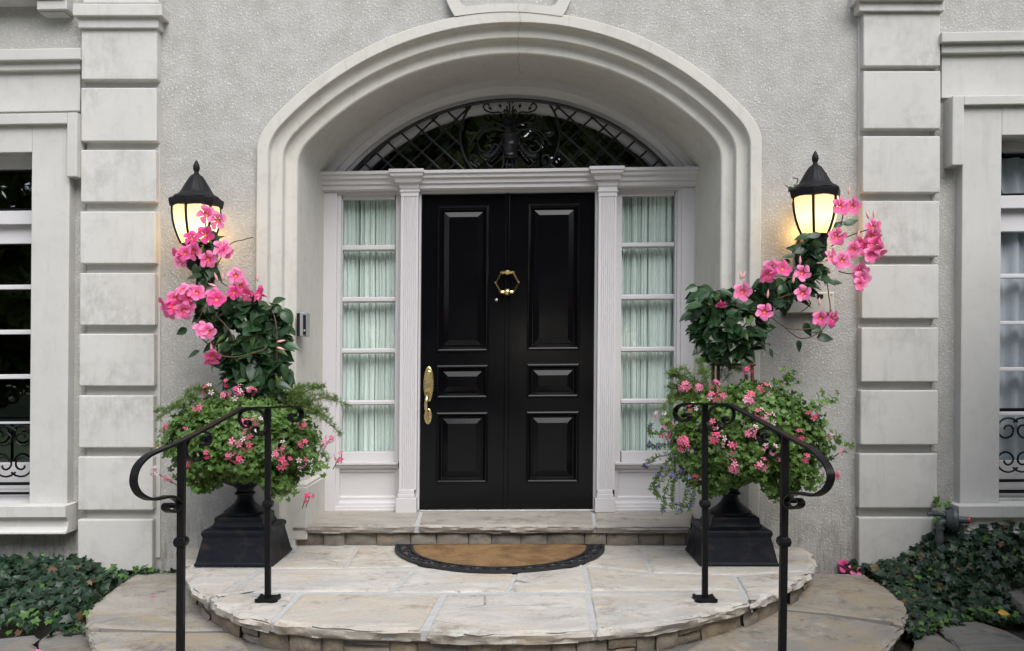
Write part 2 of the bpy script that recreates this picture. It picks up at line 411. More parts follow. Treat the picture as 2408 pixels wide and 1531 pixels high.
CURTB = m_simple('pale_blue_curtain', (0.42, 0.47, 0.52), 0.85, var=0.06)
def m_lamp():
    t = NT('frosted_lamp_glass')
    tc = t.N('TexCoord'); sx = t.N('SeparateXYZ'); t.L(tc.outputs['Object'], sx.inputs[0])
    c = t.ramp(sx.outputs['Z'], [(0.0, (1.0, 0.78, 0.24)), (0.10, (1.0, 0.86, 0.42)), (0.24, (1.0, 0.60, 0.26))])
    st = t.ramp(sx.outputs['Z'], [(0.0, 0.95), (0.08, 1.25), (0.16, 0.95), (0.24, 0.72)])
    mu = t.N('Math', operation='MULTIPLY'); mu.inputs[1].default_value = 0.95; t.L(st, mu.inputs[0])
    t.set(color=(0.25, 0.22, 0.15), rough=0.4, emit=c); t.L(mu.outputs[0], t.b.inputs['Emission Strength'])
    return t.m
LAMPGL = m_lamp()

# ================================================================== THE HOUSE
YW, YQ, YA, YD = 5.75, 5.68, 5.70, 6.44
X0 = (1194 - CX) * YA / F
house = thing('house', (0, YW, 0), 'pale grey stucco house front with quoins and an arched entrance to black double doors', 'house')
def hp(mb, name, mats, **k):
    k.setdefault('warped', True)
    return mb.build(name, mats, house, **k)

# --- arch geometry (outer edge); offsets run inwards
AW, AR, APK = 1.612, 2.071, ZC + 2.237
ACZ = APK - AR
def arch_path(o, zb, n=40, m=5):
    wv, r = AW - o, AR - o
    a_end = math.asin(wv / r); zc_ = ACZ + sqrt(r*r - wv*wv)
    half = []
    for i in range(n + 1):
        a = a_end * (i / n) ** 0.9
        half.append(Vector((r*sin(a), ACZ + r*cos(a), 0)))
    # round the shoulder
    fr = 0.085
    corner = Vector((wv, zc_, 0)); pa = [p for p in half if (p - corner).length > fr]
    A = pa[-1]; B = Vector((wv, zc_ - fr, 0))
    cur = [A*(1-t)**2 + corner*2*t*(1-t) + B*t*t for t in [k/8 for k in range(1, 9)]]
    while len(pa) < n: pa.insert(1, (pa[0] + pa[1]) / 2)
    while len(pa) > n: pa.pop(1)
    leg = [Vector((wv, B.y + (zb - B.y) * k / m, 0)) for k in range(1, m + 1)]
    h = pa + cur + leg
    L = [(-p.x + X0, p.y) for p in reversed(h)] + [(p.x + X0, p.y) for p in h[1:]]
    return L
FW, FSP = 1.323, ZC + (CY - 399) * 6.40 / F           # back of the reveal: a segmental arc that springs from the cornice
def seg_arc(wv, s, zb, n, x0=X0):
    r = (wv*wv + s*s) / (2*s); a = math.asin(min(1, wv / r))
    return [(x0 + r*sin(-a + 2*a*i/n), zb + s - r + r*cos(-a + 2*a*i/n)) for i in range(n + 1)]

# --- stucco wall: rectangles round the openings (with thickness), and the part over the arch
ZT = 5.6
WLX, WRX = hx(71, 850, 5.67), hx(2352, 850, 5.67)     # inner edges of the two window openings
WZ0, WZ1 = hz(71, 1178, 5.67), hz(71, 358, 5.67)
wl_ = MB()
YB = YW + 0.22
wl_.box(-7, WLX - 1.15, YW, YB, -0.3, ZT); wl_.box(WRX + 1.15, 7, YW, YB, -0.3, ZT)
for xa, xb in ((WLX - 1.15, WLX + 0.02), (WRX - 0.02, WRX + 1.15)):
    wl_.box(xa, xb, YW, YB, -0.3, WZ0 - 0.02); wl_.box(xa, xb, YW, YB, WZ1 + 0.02, ZT)
ap = arch_path(0.03, 0.1)
wl_.box(WLX + 0.02, ap[0][0], YW, YB, -0.3, ZT); wl_.box(ap[-1][0], WRX - 0.02, YW, YB, -0.3, ZT)
i0 = 5
for (xa, za), (xb, zb) in zip(ap, ap[1:]):
    if xb - xa > 1e-6:
        wl_.add([(xa, YW, za), (xb, YW, zb), (xb, YW, ZT), (xa, YW, ZT)], [(0, 1, 2, 3)])
hp(wl_, 'wall', STUCCO)
# wall below / beside the reveal and the room behind, so that no daylight leaks in
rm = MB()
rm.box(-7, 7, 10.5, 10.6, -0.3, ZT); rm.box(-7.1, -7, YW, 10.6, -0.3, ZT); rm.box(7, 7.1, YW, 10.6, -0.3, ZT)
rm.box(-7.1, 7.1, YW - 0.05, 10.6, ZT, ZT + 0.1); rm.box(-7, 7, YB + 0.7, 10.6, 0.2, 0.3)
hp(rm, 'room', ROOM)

# --- arch surround: mouldings, reveal and soffit in one swept piece
prof = [(-0.002, YW + 0.05), (0.0, YA + 0.004), (0.004, YA), (0.068, YA), (0.073, YA + 0.005), (0.076, YA + 0.028), (0.082, YA + 0.043), (0.094, YA + 0.053), (0.112, YA + 0.058),
        (0.144, YA + 0.060), (0.150, YA + 0.066), (0.153, YA + 0.090), (0.159, YA + 0.105), (0.172, YA + 0.115), (0.190, YA + 0.119), (0.222, YA + 0.121), (0.230, YA + 0.128), (0.236, YA + 0.155)]
ar = MB()
rows = []
for o, y in prof:
    rows.append([(x, y, z) for x, z in arch_path(o, 0.24)])
n_all = len(rows[0]); nl = 5 + 8 + 1
# back edge of the reveal
fr_ = rows[-1]; arc_n = n_all - 1 - 2*5
arc = seg_arc(FW, ZC + 2.02 - FSP, FSP, 200)
def back_row(Y, dw=0.0):
    out = []
    fl = [0.0]
    mid = fr_[5:-5]
    for a, b in zip(mid, mid[1:]): fl.append(fl[-1] + (Vector(b) - Vector(a)).length)
    for k in range(5): out.append((X0 - FW + dw, Y, 0.24 + (FSP - 0.24) * k / 5))
    for d in fl:
        q = arc[min(200, int(round(d / fl[-1] * 200)))]; out.append((q[0], Y, q[1] - dw))
    for k in range(5): out.append((X0 + FW - dw, Y, FSP + (0.24 - FSP) * (k + 1) / 5))
    return out
b1 = back_row(6.40)
for k in range(1, 7):
    t = k / 7
    rows.append([tuple(Vector(a).lerp(Vector(b), t)) for a, b in zip(fr_, b1)])
rows.append(b1)
ar.loft(rows)
hp(ar, 'arch_surround', ARCH, smooth=True, auto=28)

# --- flared frame above the arch (foot of the opening over the door)
kf = MB()
pts_o = [(1046, -60), (1050, 0), (1060, 22), (1070, 38)]
pts_i = [(1074, -60), (1080, 0), (1086, 10), (1096, 14)]
def K(p, Y): return (hx(p[0], p[1], Y), Y, hz(p[0], p[1], Y))
def Kd(o, i, Yf):
    kf.loft([[K(p, Yf) for p in o], [K(p, Yf) for p in i]])
    kf.loft([[K(p, Yf) for p in o], [(K(p, Yf)[0], YW + 0.02, K(p, Yf)[2]) for p in o]])
    kf.loft([[K(p, Yf) for p in i], [(K(p, Yf)[0], YW + 0.02, K(p, Yf)[2]) for p in i]])
Yk = YA - 0.004
Kd(pts_o, pts_i, Yk)
Kd([(2388 - x + 4, y) for x, y in pts_o], [(2388 - x + 4, y) for x, y in pts_i], Yk)
top = [(1096 + (1296 - 1096) * k / 10, 14 - 6 * sin(pi * k / 10)) for k in range(11)]
bot = [(1070 + (1322 - 1070) * k / 10, 38 - 11 * sin(pi * k / 10)) for k in range(11)]
kf.loft([[K(p, Yk) for p in top], [K(p, Yk) for p in bot]])
kf.loft([[K(p, Yk) for p in top], [(K(p, Yk)[0], YW + 0.02, K(p, Yk)[2]) for p in top]])
hp(kf, 'arch_crown_moulding', ARCH)

# --- quoins
def quoins(side):
    if side < 0:
        bots = [187, 332, 475, 620, 765, 908, 1053, 1200, 1343]; tops = [66, 206, 352, 497, 642, 785, 930, 1074, 1222]
        xl, xr = [186]*9, [363]*9
        xl = [191, 190, 189, 188, 187, 186, 185, 183, 182]; xr = [369, 368, 366, 365, 364, 362, 361, 359, 358]
    else:
        bots = [155, 303, 453, 603, 749, 898, 1046, 1195, 1343]; tops = [28, 167, 320, 473, 622, 770, 918, 1067, 1217]
        xl = [2031, 2030, 2029, 2028, 2027, 2026, 2023, 2021, 2020]; xr = [2212, 2212, 2211, 2209, 2208, 2207, 2206, 2205, 2204]
    for a, b, l, r in zip(tops, bots, xl, xr):
        mb = MB(); x0, x1 = (l - CX)*YQ/F, (r - CX)*YQ/F
        z1, z0 = ZC - (a - CY)*YQ/F, ZC - (b - CY)*YQ/F
        dz = 0.0
        mb.box(x0, x1, YQ + R.uniform(-0.003, 0.003), YW + 0.03, z0, z1)
        mb.build('quoin', QUOIN, house, bevel=0.007)
    # the pier the blocks stand out from
    mb = MB(); ins = 22
    Yp = YW - 0.012
    if side < 0: xa, xb = (205 - CX)*Yp/F, (377 - CX)*Yp/F
    else: xa, xb = (2018 - CX)*Yp/F, (2186 - CX)*Yp/F
    mb.box(xa, xb, Yp, YW + 0.03, 0.2, 3.85); mb.build('quoin_pier', PLASTER, house)
    # cap: two projecting courses
    c = MB()
    if side < 0: spec = [(170, 380, 8, 37, YQ - 0.055), (183, 372, 37, 66, YQ - 0.024), (195, 372, -40, 8, YQ - 0.01)]
    else: spec = [(2016, 2224, -32, 0, YQ - 0.055), (2021, 2222, 0, 26, YQ - 0.024), (2026, 2212, -70, -32, YQ - 0.01)]
    for l, r, a, b, y in spec:
        c.box((l-CX)*y/F, (r-CX)*y/F, y, YW + 0.03, ZC-(b-CY)*y/F + 0.001, ZC-(a-CY)*y/F)
    c.build('quoin_cap', QUOIN, house, bevel=0.006)
quoins(-1); quoins(1)

# --- belt course, frieze, window surround, sill, window
def mir(side, xs): return xs
def side_wall(side):
    S = side
    if S < 0:
        X = dict(far=-400, belt=188, ear0=157, ear1=181, body0=71, body1=160, sill=153)
        Yb = dict(b0=117, b1=144, b2=168, fr=264, hood=290, ear=415, open=358, sill0=1190, sill1=1217, sill2=1252, sill3=1257)
    else:
        X = dict(far=2800, belt=2215, ear0=2267, ear1=2240, body0=2352, body1=2260, sill=2255)
        Yb = dict(b0=70, b1=94, b2=120, fr=225, hood=247, ear=388, open=318, sill0=1190, sill1=1218, sill2=1252, sill3=1257)
    WGL = DGLASS if S < 0 else GLASS
    mb = MB()
    y1, y2, y3 = YW - 0.10, YW - 0.065, YW - 0.03
    mb.hbox(X['far'], X['belt'], Yb['b0'], Yb['b1'], y1, YW + 0.02)
    mb.hbox(X['far'], X['belt'], Yb['b1'], Yb['b2'], y2, YW + 0.02)
    hp(mb, 'belt_course', PLASTER, bevel=0.006)
    mb = MB(); mb.hbox(X['far'], X['belt'], Yb['b2'], Yb['fr'], y3, YW + 0.02); hp(mb, 'frieze', PLASTER)
    # window surround with its eared hood
    sb = MB(); ys, yh = YW - 0.08, YW - 0.115
    def P(x, y, Y): return (hx(x, y, Y), hz(x, y, Y))
    ztop = hz(X['body1'], Yb['hood'], ys)
    xo, xi = hx(X['body1'], 850, ys), hx(X['body0'], 850, ys)
    zo = hz(X['body0'], Yb['open'], ys); zs = hz(X['body0'], Yb['sill0'], ys)
    sb.box(xi, xo, ys, YW + 0.02, zs, ztop)                               # jamb
    w_ = 1.15*S
    sb.box(xi, xi + w_, ys, YW + 0.02, zo, ztop - 0.002)                 # head
    sb.box(xi + w_, xi + w_ + (xi - xo), ys, YW + 0.02, zs, ztop)        # far jamb
    eb = MB()
    e0, e1 = hx(X['ear0'], 340, yh), hx(X['ear1'], 340, yh)
    zt, zl = hz(X['ear1'], Yb['fr'], yh), hz(X['ear1'], Yb['ear'], yh); zh = hz(X['ear1'], Yb['hood'], yh)
    eb.box(e0, e1, yh, YW + 0.02, zl, zt); eb.box(e0, xi + w_ + (xi - e0), yh, YW + 0.02, zh, zt - 0.001)
    eb.box(xi + w_ + (xi - e0), xi + w_ + (xi - e1), yh, YW + 0.02, zl, zt)
    wd = thing('window', (0, 0, 0)); wd.parent = house; wd['label'] = 'window with dark panes and an iron guard' if S < 0 else 'window with pale curtains and an iron guard'
    sb.build('surround', PLASTER, wd, warped=True, bevel=0.005)
    eb.build('hood_moulding', PLASTER, wd, warped=True, bevel=0.005)
    # sill
    s_ = MB(); yl = YW - 0.17
    a, b = hx(X['sill'], 1220, yl), xi + w_ + (xi - hx(X['sill'], 1220, yl))
    z0_, z1_, z2_, z3_ = [hz(X['sill'], Yb[k], yl) for k in ('sill0', 'sill1', 'sill2', 'sill3')]
    pf = [(YW + 0.25, z0_ + 0.004), (yl, z0_), (yl, z1_), (yl + 0.022, z1_ - 0.004), (yl + 0.04, z1_ - 0.03), (yl + 0.036, z2_ + 0.03), (yl + 0.02, z2_ + 0.004), (yl + 0.004, z2_), (yl + 0.004, z3_), (YW + 0.25, z3_)]
    s_.extr_x(pf, min(a, b), max(a, b))
    s_.build('sill', QUOIN, wd, warped=True, bevel=0.004)
    # the frame, sashes and muntins (set back in the opening)
    yf = YW + 0.12
    o2 = 0 if S < 0 else -40                                               # the right window reads higher in the photo
    R_ = (lambda y: y) if S < 0 else (lambda y: y - 0)
    rows_px = dict(head=(398, 410), bar=(495, 527), trim=(527, 573), munt=[(669, 680), (775, 786), (880, 891), (987, 997)], low=(1088, 1150)) if S < 0 else \
              dict(head=(358, 372), bar=(460, 490), trim=(490, 545), munt=[(644, 654), (755, 764), (864, 873), (969, 978)], low=(1084, 1150))
    xj = X['body0']
    def zr(y, Y=yf): return hz(xj, y, Y)
    x_in = hx(xj, 850, ys) ; x_far = x_in + w_
    xa, xb = min(x_in, x_far), max(x_in, x_far)
    fr = MB()
    zsill = zr(1175); zhead = hz(xj, Yb['open'], ys) + 0.02
    # head casing, transom bar, bottom rail, stiles
    fr.box(xa, xb, yf - 0.02, yf + 0.10, zr(rows_px['head'][0]) , zhead + 0.05)
    fr.box(xa, xb, yf - 0.03, yf + 0.10, zr(rows_px['bar'][1], yf - 0.03), zr(rows_px['bar'][0], yf - 0.03))
    fr.box(xa, xb, yf + 0.02, yf + 0.10, zr(rows_px['trim'][1], yf + 0.02), zr(rows_px['trim'][0], yf + 0.02) )
    fr.box(xa, xb, yf, yf + 0.06, zr(rows_px['low'][1]), zr(rows_px['low'][0]))
    fr.box(xa, xb, yf - 0.06, yf + 0.06, zsill - 0.1, zr(rows_px['low'][1]) - 0.001)
    fr.box(xa, xa + 0.035, yf, yf + 0.06, zsill, zhead); fr.box(xb - 0.035, xb, yf, yf + 0.06, zsill, zhead)
    if S > 0 or True:
        # hide the near stile behind the surround, as in the photograph
        pass
    fr.build('frame', SASH, wd, warped=True, bevel=0.004)
    zz = [zr(rows_px['trim'][1], yf + 0.02)] + [zr((a_ + b_) / 2) for a_, b_ in rows_px['munt']] + [zr(rows_px['low'][0])]
    for a_, b_ in rows_px['munt']:
        m_ = MB(); m_.box(xa + 0.03, xb - 0.03, yf + 0.004, yf + 0.05, zr(b_), zr(a_)); m_.build('muntin', SASH, wd, warped=True, bevel=0.004)
    cols = [xa + 0.03, xa + 0.03 + (xb - xa - 0.06) / 3, xa + 0.03 + 2 * (xb - xa - 0.06) / 3, xb - 0.03]
    for c_ in cols[1:3]:
        m_ = MB(); m_.box(c_ - 0.014, c_ + 0.014, yf + 0.006, yf + 0.046, zr(rows_px['low'][0]), zz[0]); m_.build('muntin', SASH, wd, warped=True, bevel=0.004)
    for k in range(len(zz) - 1):
        for c0, c1 in zip(cols, cols[1:]):
            p = MB(); p.add([(c0, yf + 0.03, zz[k+1]), (c1, yf + 0.03, zz[k+1]), (c1, yf + 0.03, zz[k]), (c0, yf + 0.03, zz[k])], [(0, 1, 2, 3)])
            p.build('pane', WGL, wd, warped=True)
    p = MB(); t0, t1 = zr(rows_px['bar'][0]), zr(rows_px['head'][0])
    p.add([(xa, yf + 0.04, t0), (xb, yf + 0.04, t0), (xb, yf + 0.04, t1), (xa, yf + 0.04, t1)], [(0, 1, 2, 3)]); p.build('pane', WGL, wd, warped=True)
    # curved lead bars of the transom
    tb = MB(); xc = (xa + xb) / 2
    for k in (-1, 0, 1, 2):
        ctr = xa + (xb - xa) * (k + 0.5) / 2
        for a0 in (1, -1):
            pts = [(ctr + 0.42*cos(a_), yf + 0.02, (t0 + t1)/2 + a0*0.42*sin(a_) - a0*0.22) for a_ in [pi*j/16 for j in range(17)]]
            pts = [q for q in pts if xa + 0.01 < q[0] < xb - 0.01 and t0 < q[2] < t1]
            if len(pts) > 2: tb.tube(pts, 0.008, 5)
    tb.build('transom_tracery', IRON, wd, warped=True)
    # iron guard
    g = MB(); yg = YW + 0.03
    zg = lambda y: hz(xj, y, yg)
    for ya, yb_ in ((985, 991), (1134, 1141), (1157, 1163)) if S < 0 else ((960, 968), (1127, 1134), (1152, 1160)):
        g.box(xa, xb, yg, yg + 0.012, zg(yb_), zg(ya))
    zt_, zb_ = (zg(991), zg(1134)) if S < 0 else (zg(968), zg(1127))
    nx = 4
    for k in range(nx + 1):
        xx = xa + 0.03 + (xb - xa - 0.06) * k / nx
        g.box(xx - 0.008, xx + 0.008, yg, yg + 0.012, zb_ - 0.06, zt_)
    H = zt_ - zb_
    for k in range(nx):
        for sg in (1, -1):
            xc_ = xa + 0.03 + (xb - xa - 0.06) * (k + 0.5) / nx
            for up in (0, 1):
                cz = zb_ + H*(0.28 if not up else 0.73); cx_ = xc_ + sg*0.055
                pts = [(cx_ + sg*rr*cos(a_), yg + 0.006, cz + (1 if up else -1)*rr*sin(a_)) for a_, rr in [(j*0.42, 0.016 + 0.0032*j) for j in range(22)]]
                g.tube(pts, 0.007, 5)
    g.build('iron_guard', IRON, wd, warped=True)
    return xa, xb, yf, zz, wd
WINL = side_wall(-1)
WINR = side_wall(1)
# foot of the window above, at the top-left of the facade
bk = MB()
bk.hbox(86, 157, 0, 22, YW - 0.11, YW + 0.02); bk.hbox(92, 151, 22, 30, YW - 0.085, YW + 0.02); bk.hbox(-300, 150, -40, -2, YW - 0.13, YW + 0.02)
hp(bk, 'upper_sill', PLASTER, bevel=0.005)

# --- entrance: cornice, pilasters, sidelights, fanlight, doors -----------------------------------
ZTR = 0.39
def ybox(mb, l, r, a, b, Yf, Yb): return mb.hbox(l, r, a, b, Yf, Yb)
# plinth blocks at the foot of the reveal
for s in (-1, 1):
    pb = MB(); xs = sorted((X0 + s*1.47, X0 + s*1.302)); pb.box(xs[0], xs[1], 5.82, 6.42, 0.30, 0.645)
    xs = sorted((X0 + s*1.47, X0 + s*1.31)); pb.box(xs[0], xs[1], 5.84, 6.42, 0.645, 0.665)
    hp(pb, 'plinth_block', ARCH, bevel=0.006)
# cornice
cz1 = hz(1197, 398, 6.30); cz0 = hz(1197, 443, 6.34)
cprof = [(6.50, cz1), (6.285, cz1), (6.285, cz1 - 0.022), (6.30, cz1 - 0.028), (6.305, cz1 - 0.05), (6.325, cz1 - 0.062), (6.33, cz1 - 0.085), (6.345, cz1 - 0.090), (6.350, cz1 - 0.118), (6.36, cz1 - 0.122), (6.362, cz0), (6.50, cz0)]
cm = MB(); cm.extr_x(cprof, X0 - 1.335, X0 + 1.335); hp(cm, 'cornice', WHITE, bevel=0.002)
# head board over door and sidelights
hb_ = MB(); hb_.box(X0 - 1.31, X0 + 1.31, 6.395, 6.56, hz(1197, 452, 6.395), cz0 + 0.01); hp(hb_, 'head_board', WHITE)
# outer jambs
for s, (l, r) in ((-1, (768, 790)), (1, (1601, 1624))):
    j = MB(); j.hbox(l - (14 if s < 0 else 0), r + (0 if s < 0 else 14), 440, 1207, 6.38, 6.56)
    l2, r2 = (790, 800) if s < 0 else (1591, 1601)
    j.hbox(l2, r2, 440, 1207, 6.40, 6.56); hp(j, 'jamb', WHITE, bevel=0.004)
# pilasters
def pilaster(l, r, cl, cr, bl, br):
    p = thing('pilaster', (0, 0, 0)); p.parent = house
    Yp = 6.335
    xa, xb = hx(l, 800, Yp), hx(r, 800, Yp)
    zt, zb = hz((l+r)/2, 455, Yp), hz((l+r)/2, 1152, Yp)
    # fluted shaft
    n = 7; pr = [(xa, 6.5)]; m = 0.014; fw = (xb - xa - 2*m) / n
    pr.append((xa, Yp))
    for k in range(n):
        a = xa + m + k*fw
        pr += [(a + fw*0.16, Yp), (a + fw*0.32, Yp + 0.0035), (a + fw*0.5, Yp + 0.005), (a + fw*0.68, Yp + 0.0035), (a + fw*0.84, Yp)]
    pr += [(xb, Yp), (xb, 6.5)]
    s_ = MB(); s_.extr_z(pr, zb, zt - 0.02); s_.build('shaft', WHITE, p, warped=True)
    c = MB()
    c.box(xa - 0.002, xb + 0.002, Yp - 0.003, 6.5, zt - 0.02, cz0 + 0.02)
    c.box(xa - 0.010, xb + 0.010, Yp - 0.010, 6.5, zt + 0.012, zt + 0.022)
    y0 = 6.245
    wl2, wr2 = hx(cl, 400, y0), hx(cr, 400, y0)
    k = [(0.0, 0.0), (0.0, 0.022), (0.10, 0.026), (0.16, 0.045), (0.42, 0.062), (0.55, 0.085), (0.80, 0.092), (0.9, 0.12), (1.0, 0.13)]
    rows = []
    for t, dz in k:
        A = wl2 + (xa - wl2)*t; B = wr2 + (xb - wr2)*t; y = y0 + (Yp - 0.004 - y0)*t; z = cz1 + 0.003 - dz
        rows.append([(A, 6.5, z), (A, y, z), (B, y, z), (B, 6.5, z)])
    c.loft(rows); c.poly(rows[0]); c.build('capital', WHITE, p, warped=True)
    b = MB(); yb = Yp - 0.02
    zb0 = hz((bl+br)/2, 1209, yb)
    b.box(hx(bl, 1190, yb), hx(br, 1190, yb), yb, 6.5, ZTR, hz(bl, 1172, yb)); b.box(hx(bl+4, 1190, yb), hx(br-4, 1190, yb), yb + 0.004, 6.5, hz(bl, 1172, yb), hz(bl, 1163, yb)); b.box(hx(bl+6, 1190, yb), hx(br-6, 1190, yb), yb + 0.012, 6.5, hz(bl, 1163, yb), zb)
    b.build('base', WHITE, p, warped=True, bevel=0.003)
pilaster(940.7, 981.6, 914, 996, 930, 979)
pilaster(1405.5, 1448, 1387, 1469, 1399, 1447)
# door jamb strips and threshold
jb = MB(); jb.hbox(979, 988, 443, 1200, 6.40, 6.56); jb.hbox(1397.5, 1406, 443, 1200, 6.40, 6.56); jb.hbox(979, 1406, 440, 450, 6.41, 6.56)
hp(jb, 'door_jamb', WHITE, bevel=0.003)
th = MB(); th.hbox(985, 1400, 1199, 1204, 6.39, 6.56); hp(th, 'threshold', STEEL, bevel=0.003)

# sidelights
def sidelight(side):
    s = thing('sidelight', (0, 0, 0)); s.parent = house
    if side < 0:
        l, r = 804, 929; fl, frr = 798, 942
        rowp = [(468, 575), (589.6, 697.7), (711, 819), (832, 941.5), (953.6, 1063)]
    else:
        l, r = 1461, 1586; fl, frr = 1447, 1593
        rowp = [(460, 569), (582, 691.5), (705.5, 815), (828, 937.6), (950.5, 1061)]
    Yf, Yg = 6.43, 6.455
    f = MB()
    f.hbox(fl, l, 443, 1092, Yf, Yf + 0.06); f.hbox(r, frr, 443, 1092, Yf, Yf + 0.06)
    f.hbox(l, r, 443, rowp[0][0], Yf, Yf + 0.06); f.hbox(l, r, rowp[-1][1], 1090, Yf, Yf + 0.06)
    f.build('frame', WHITE, s, warped=True, bevel=0.003)
    for a, b in zip(rowp, rowp[1:]):
        m = MB(); y0, y1 = a[1], b[0]
        x0, x1 = hx(l, (y0+y1)/2, Yf), hx(r, (y0+y1)/2, Yf); z1, z0 = hz((l+r)/2, y0, Yf), hz((l+r)/2, y1, Yf)
        m.extr_x([(Yf + 0.05, z1), (Yf + 0.018, z1 - 0.001), (Yf + 0.002, z1 - 0.010), (Yf + 0.002, z0 + 0.010), (Yf + 0.018, z0 + 0.001), (Yf + 0.05, z0)], x0, x1)
        m.build('muntin', WHITE, s, warped=True)
    for a, b in rowp:
        x0, x1 = hx(l, (a+b)/2, Yf), hx(r, (a+b)/2, Yf); z1, z0 = hz((l+r)/2, a, Yf), hz((l+r)/2, b, Yf)
        p = MB(); p.add([(x0 - 0.004, Yg, z0 - 0.004), (x1 + 0.004, Yg, z0 - 0.004), (x1 + 0.004, Yg, z1 + 0.004), (x0 - 0.004, Yg, z1 + 0.004)], [(0, 1, 2, 3)]); p.build('pane', GLASS, s, warped=True)
    # sill moulding, apron panel and base moulding
    ll, rr = (790, 935) if side < 0 else (1447, 1597)
    sm = MB(); zs = hz((ll+rr)/2, 1088, 6.39)
    sm.extr_x([(6.5, zs), (6.375, zs), (6.375, zs - 0.012), (6.39, zs - 0.018), (6.395, zs - 0.034), (6.41, zs - 0.046), (6.5, zs - 0.046)], hx(ll, 1095, 6.38), hx(rr, 1095, 6.38))
    sm.build('sill_moulding', WHITE, s, warped=True)
    pa = MB(); Yp = 6.425
    x0, x1 = hx(ll - 2, 1150, Yp), hx(rr + 3, 1150, Yp); z1, z0 = zs - 0.046, hz((ll+rr)/2, 1177, Yp)
    pa.rects(x0, x1, z0, z1, Yp, [(0, 0), (0.022, 0.0), (0.030, 0.014), (0.04, 0.016)]); pa.build('apron_panel', WHITE, s, warped=True)
    bm_ = MB(); zb = ZTR - 0.01
    bm_.extr_x([(6.5, z0), (6.415, z0), (6.41, z0 - 0.012), (6.402, z0 - 0.016), (6.40, z0 - 0.034), (6.388, z0 - 0.038), (6.386, z0 - 0.056), (6.38, z0 - 0.06), (6.38, zb), (6.5, zb)], x0, x1)
    bm_.build('base_moulding', WHITE, s, warped=True)
    # the curtain behind the panes hangs by itself
    cu = MB(); Yc = 6.53; x0, x1 = hx(l - 6, 760, Yc), hx(r + 6, 760, Yc); z1, z0 = hz((l+r)/2, 452, Yc), hz((l+r)/2, 1078, Yc)
    N, Mz = 340, 14; rows = []; rc = random.Random(70 + side); CRS = [(rc.uniform(0.03, 0.97), rc.uniform(.006, .013), rc.uniform(.015, .042), rc.uniform(-.012, .012)) for _ in range(12)]
    for j in range(Mz + 1):
        t = j / Mz; z = z1 + (z0 - z1)*t; row = []
        pinch = 1.0
        for i in range(N + 1):
            u = i / N; a = u*2*pi
            q = u + 0.012*sin(9*t + u*5)*(1 - abs(2*t - 1))
            d = 0.030*sin(q*11*2*pi + 1.6*sin(q*9 + side)) + 0.014*sin(q*23*2*pi + 2*sin(q*13)) * (1.2 - t*0.5)
            dc = sum(dp_*math.exp(-((u - uc - sl*(t - .5))/wd_)**2) for uc, wd_, dp_, sl in CRS)
            row.append((x0 + (x1 - x0)*q, Yc + 0.45*d*(0.6 + 0.5*nz((q*4, t*1.2, side))) + dc, z))
        rows.append(row)
    cu.loft(rows)
    ro = [(x0 - 0.01, Yc, z1), (x1 + 0.01, Yc, z1)]
    o = cu.build('curtain', CURTAIN, None, warped=True, smooth=True)
    tag(o, 'gathered pale mint curtain behind the %s' % ('sidelight with the bright sky reflection, by the door handle' if side < 0 else 'sidelight beside the trailing purple flowers'), 'curtain', 'curtains of the sidelights')
sidelight(-1); sidelight(1)
bkp = MB(); bkp.box(X0 - 1.33, X0 + 1.33, 6.66, 6.70, 0.2, cz1 + 0.9); hp(bkp, 'hall_wall', m_simple('dim_hall_wall', (0.30, 0.32, 0.30), 0.9))

# doors
def door(side):
    if side < 0:
        l, r = 988, 1190.5; pl, pr = 1026.7, 1148.8; pn = [(482.6, 827.6), (858, 937), (969, 1136)]
    else:
        l, r = 1192.5, 1397; pl, pr = 1238.7, 1362.7; pn = [(477.6, 823.7), (855, 935), (967, 1135)]
    d = thing('door', (0, 0, 0)); d.parent = house; d['label'] = 'black door leaf with brass knocker and long handle' if side < 0 else 'black door leaf without a handle'
    Y = YD; m = (l + r)/2
    xs = [hx(l, 830, Y), hx(pl, 830, Y), hx(pr, 830, Y), hx(r, 830, Y)]
    zz = [hz(m, 450, Y)]
    for a, b in pn: zz += [hz(m, a, Y), hz(m, b, Y)]
    zz.append(hz(m, 1199.5, Y))
    lf = MB()
    for i in range(3):
        for j in range(len(zz) - 1):
            if i == 1 and j % 2 == 1: continue
            lf.add([(xs[i], Y, zz[j+1]), (xs[i+1], Y, zz[j+1]), (xs[i+1], Y, zz[j]), (xs[i], Y, zz[j])], [(0, 1, 2, 3)])
    lf.box(xs[0], xs[3], Y + 0.03, Y + 0.05, zz[-1], zz[0])
    lf.loft([[(xs[0], Y, zz[-1]), (xs[0], Y, zz[0]), (xs[3], Y, zz[0]), (xs[3], Y, zz[-1])], [(xs[0], Y + .03, zz[-1]), (xs[0], Y + .03, zz[0]), (xs[3], Y + .03, zz[0]), (xs[3], Y + .03, zz[-1])]], True)
    lf.build('leaf', DOOR, d, warped=True)
    for j in range(3):
        p = MB()
        p.rects(xs[1], xs[2], zz[2*j+2], zz[2*j+1], Y, [(0, 0), (0.003, -0.010), (0.012, -0.016), (0.020, -0.013), (0.026, -0.004), (0.033, 0.004), (0.037, 0.020), (0.044, 0.020), (0.048, 0.014), (0.084, 0.002), (0.086, 0.004)])
        p.build('panel', DOOR, d, warped=True)
    return d
dl, dr = door(-1), door(1)
ast = MB(); ast.hbox(1186, 1197, 451, 1199, YD - 0.014, YD + 0.02); ast.build('astragal', DOOR, dl, warped=True, bevel=0.005)
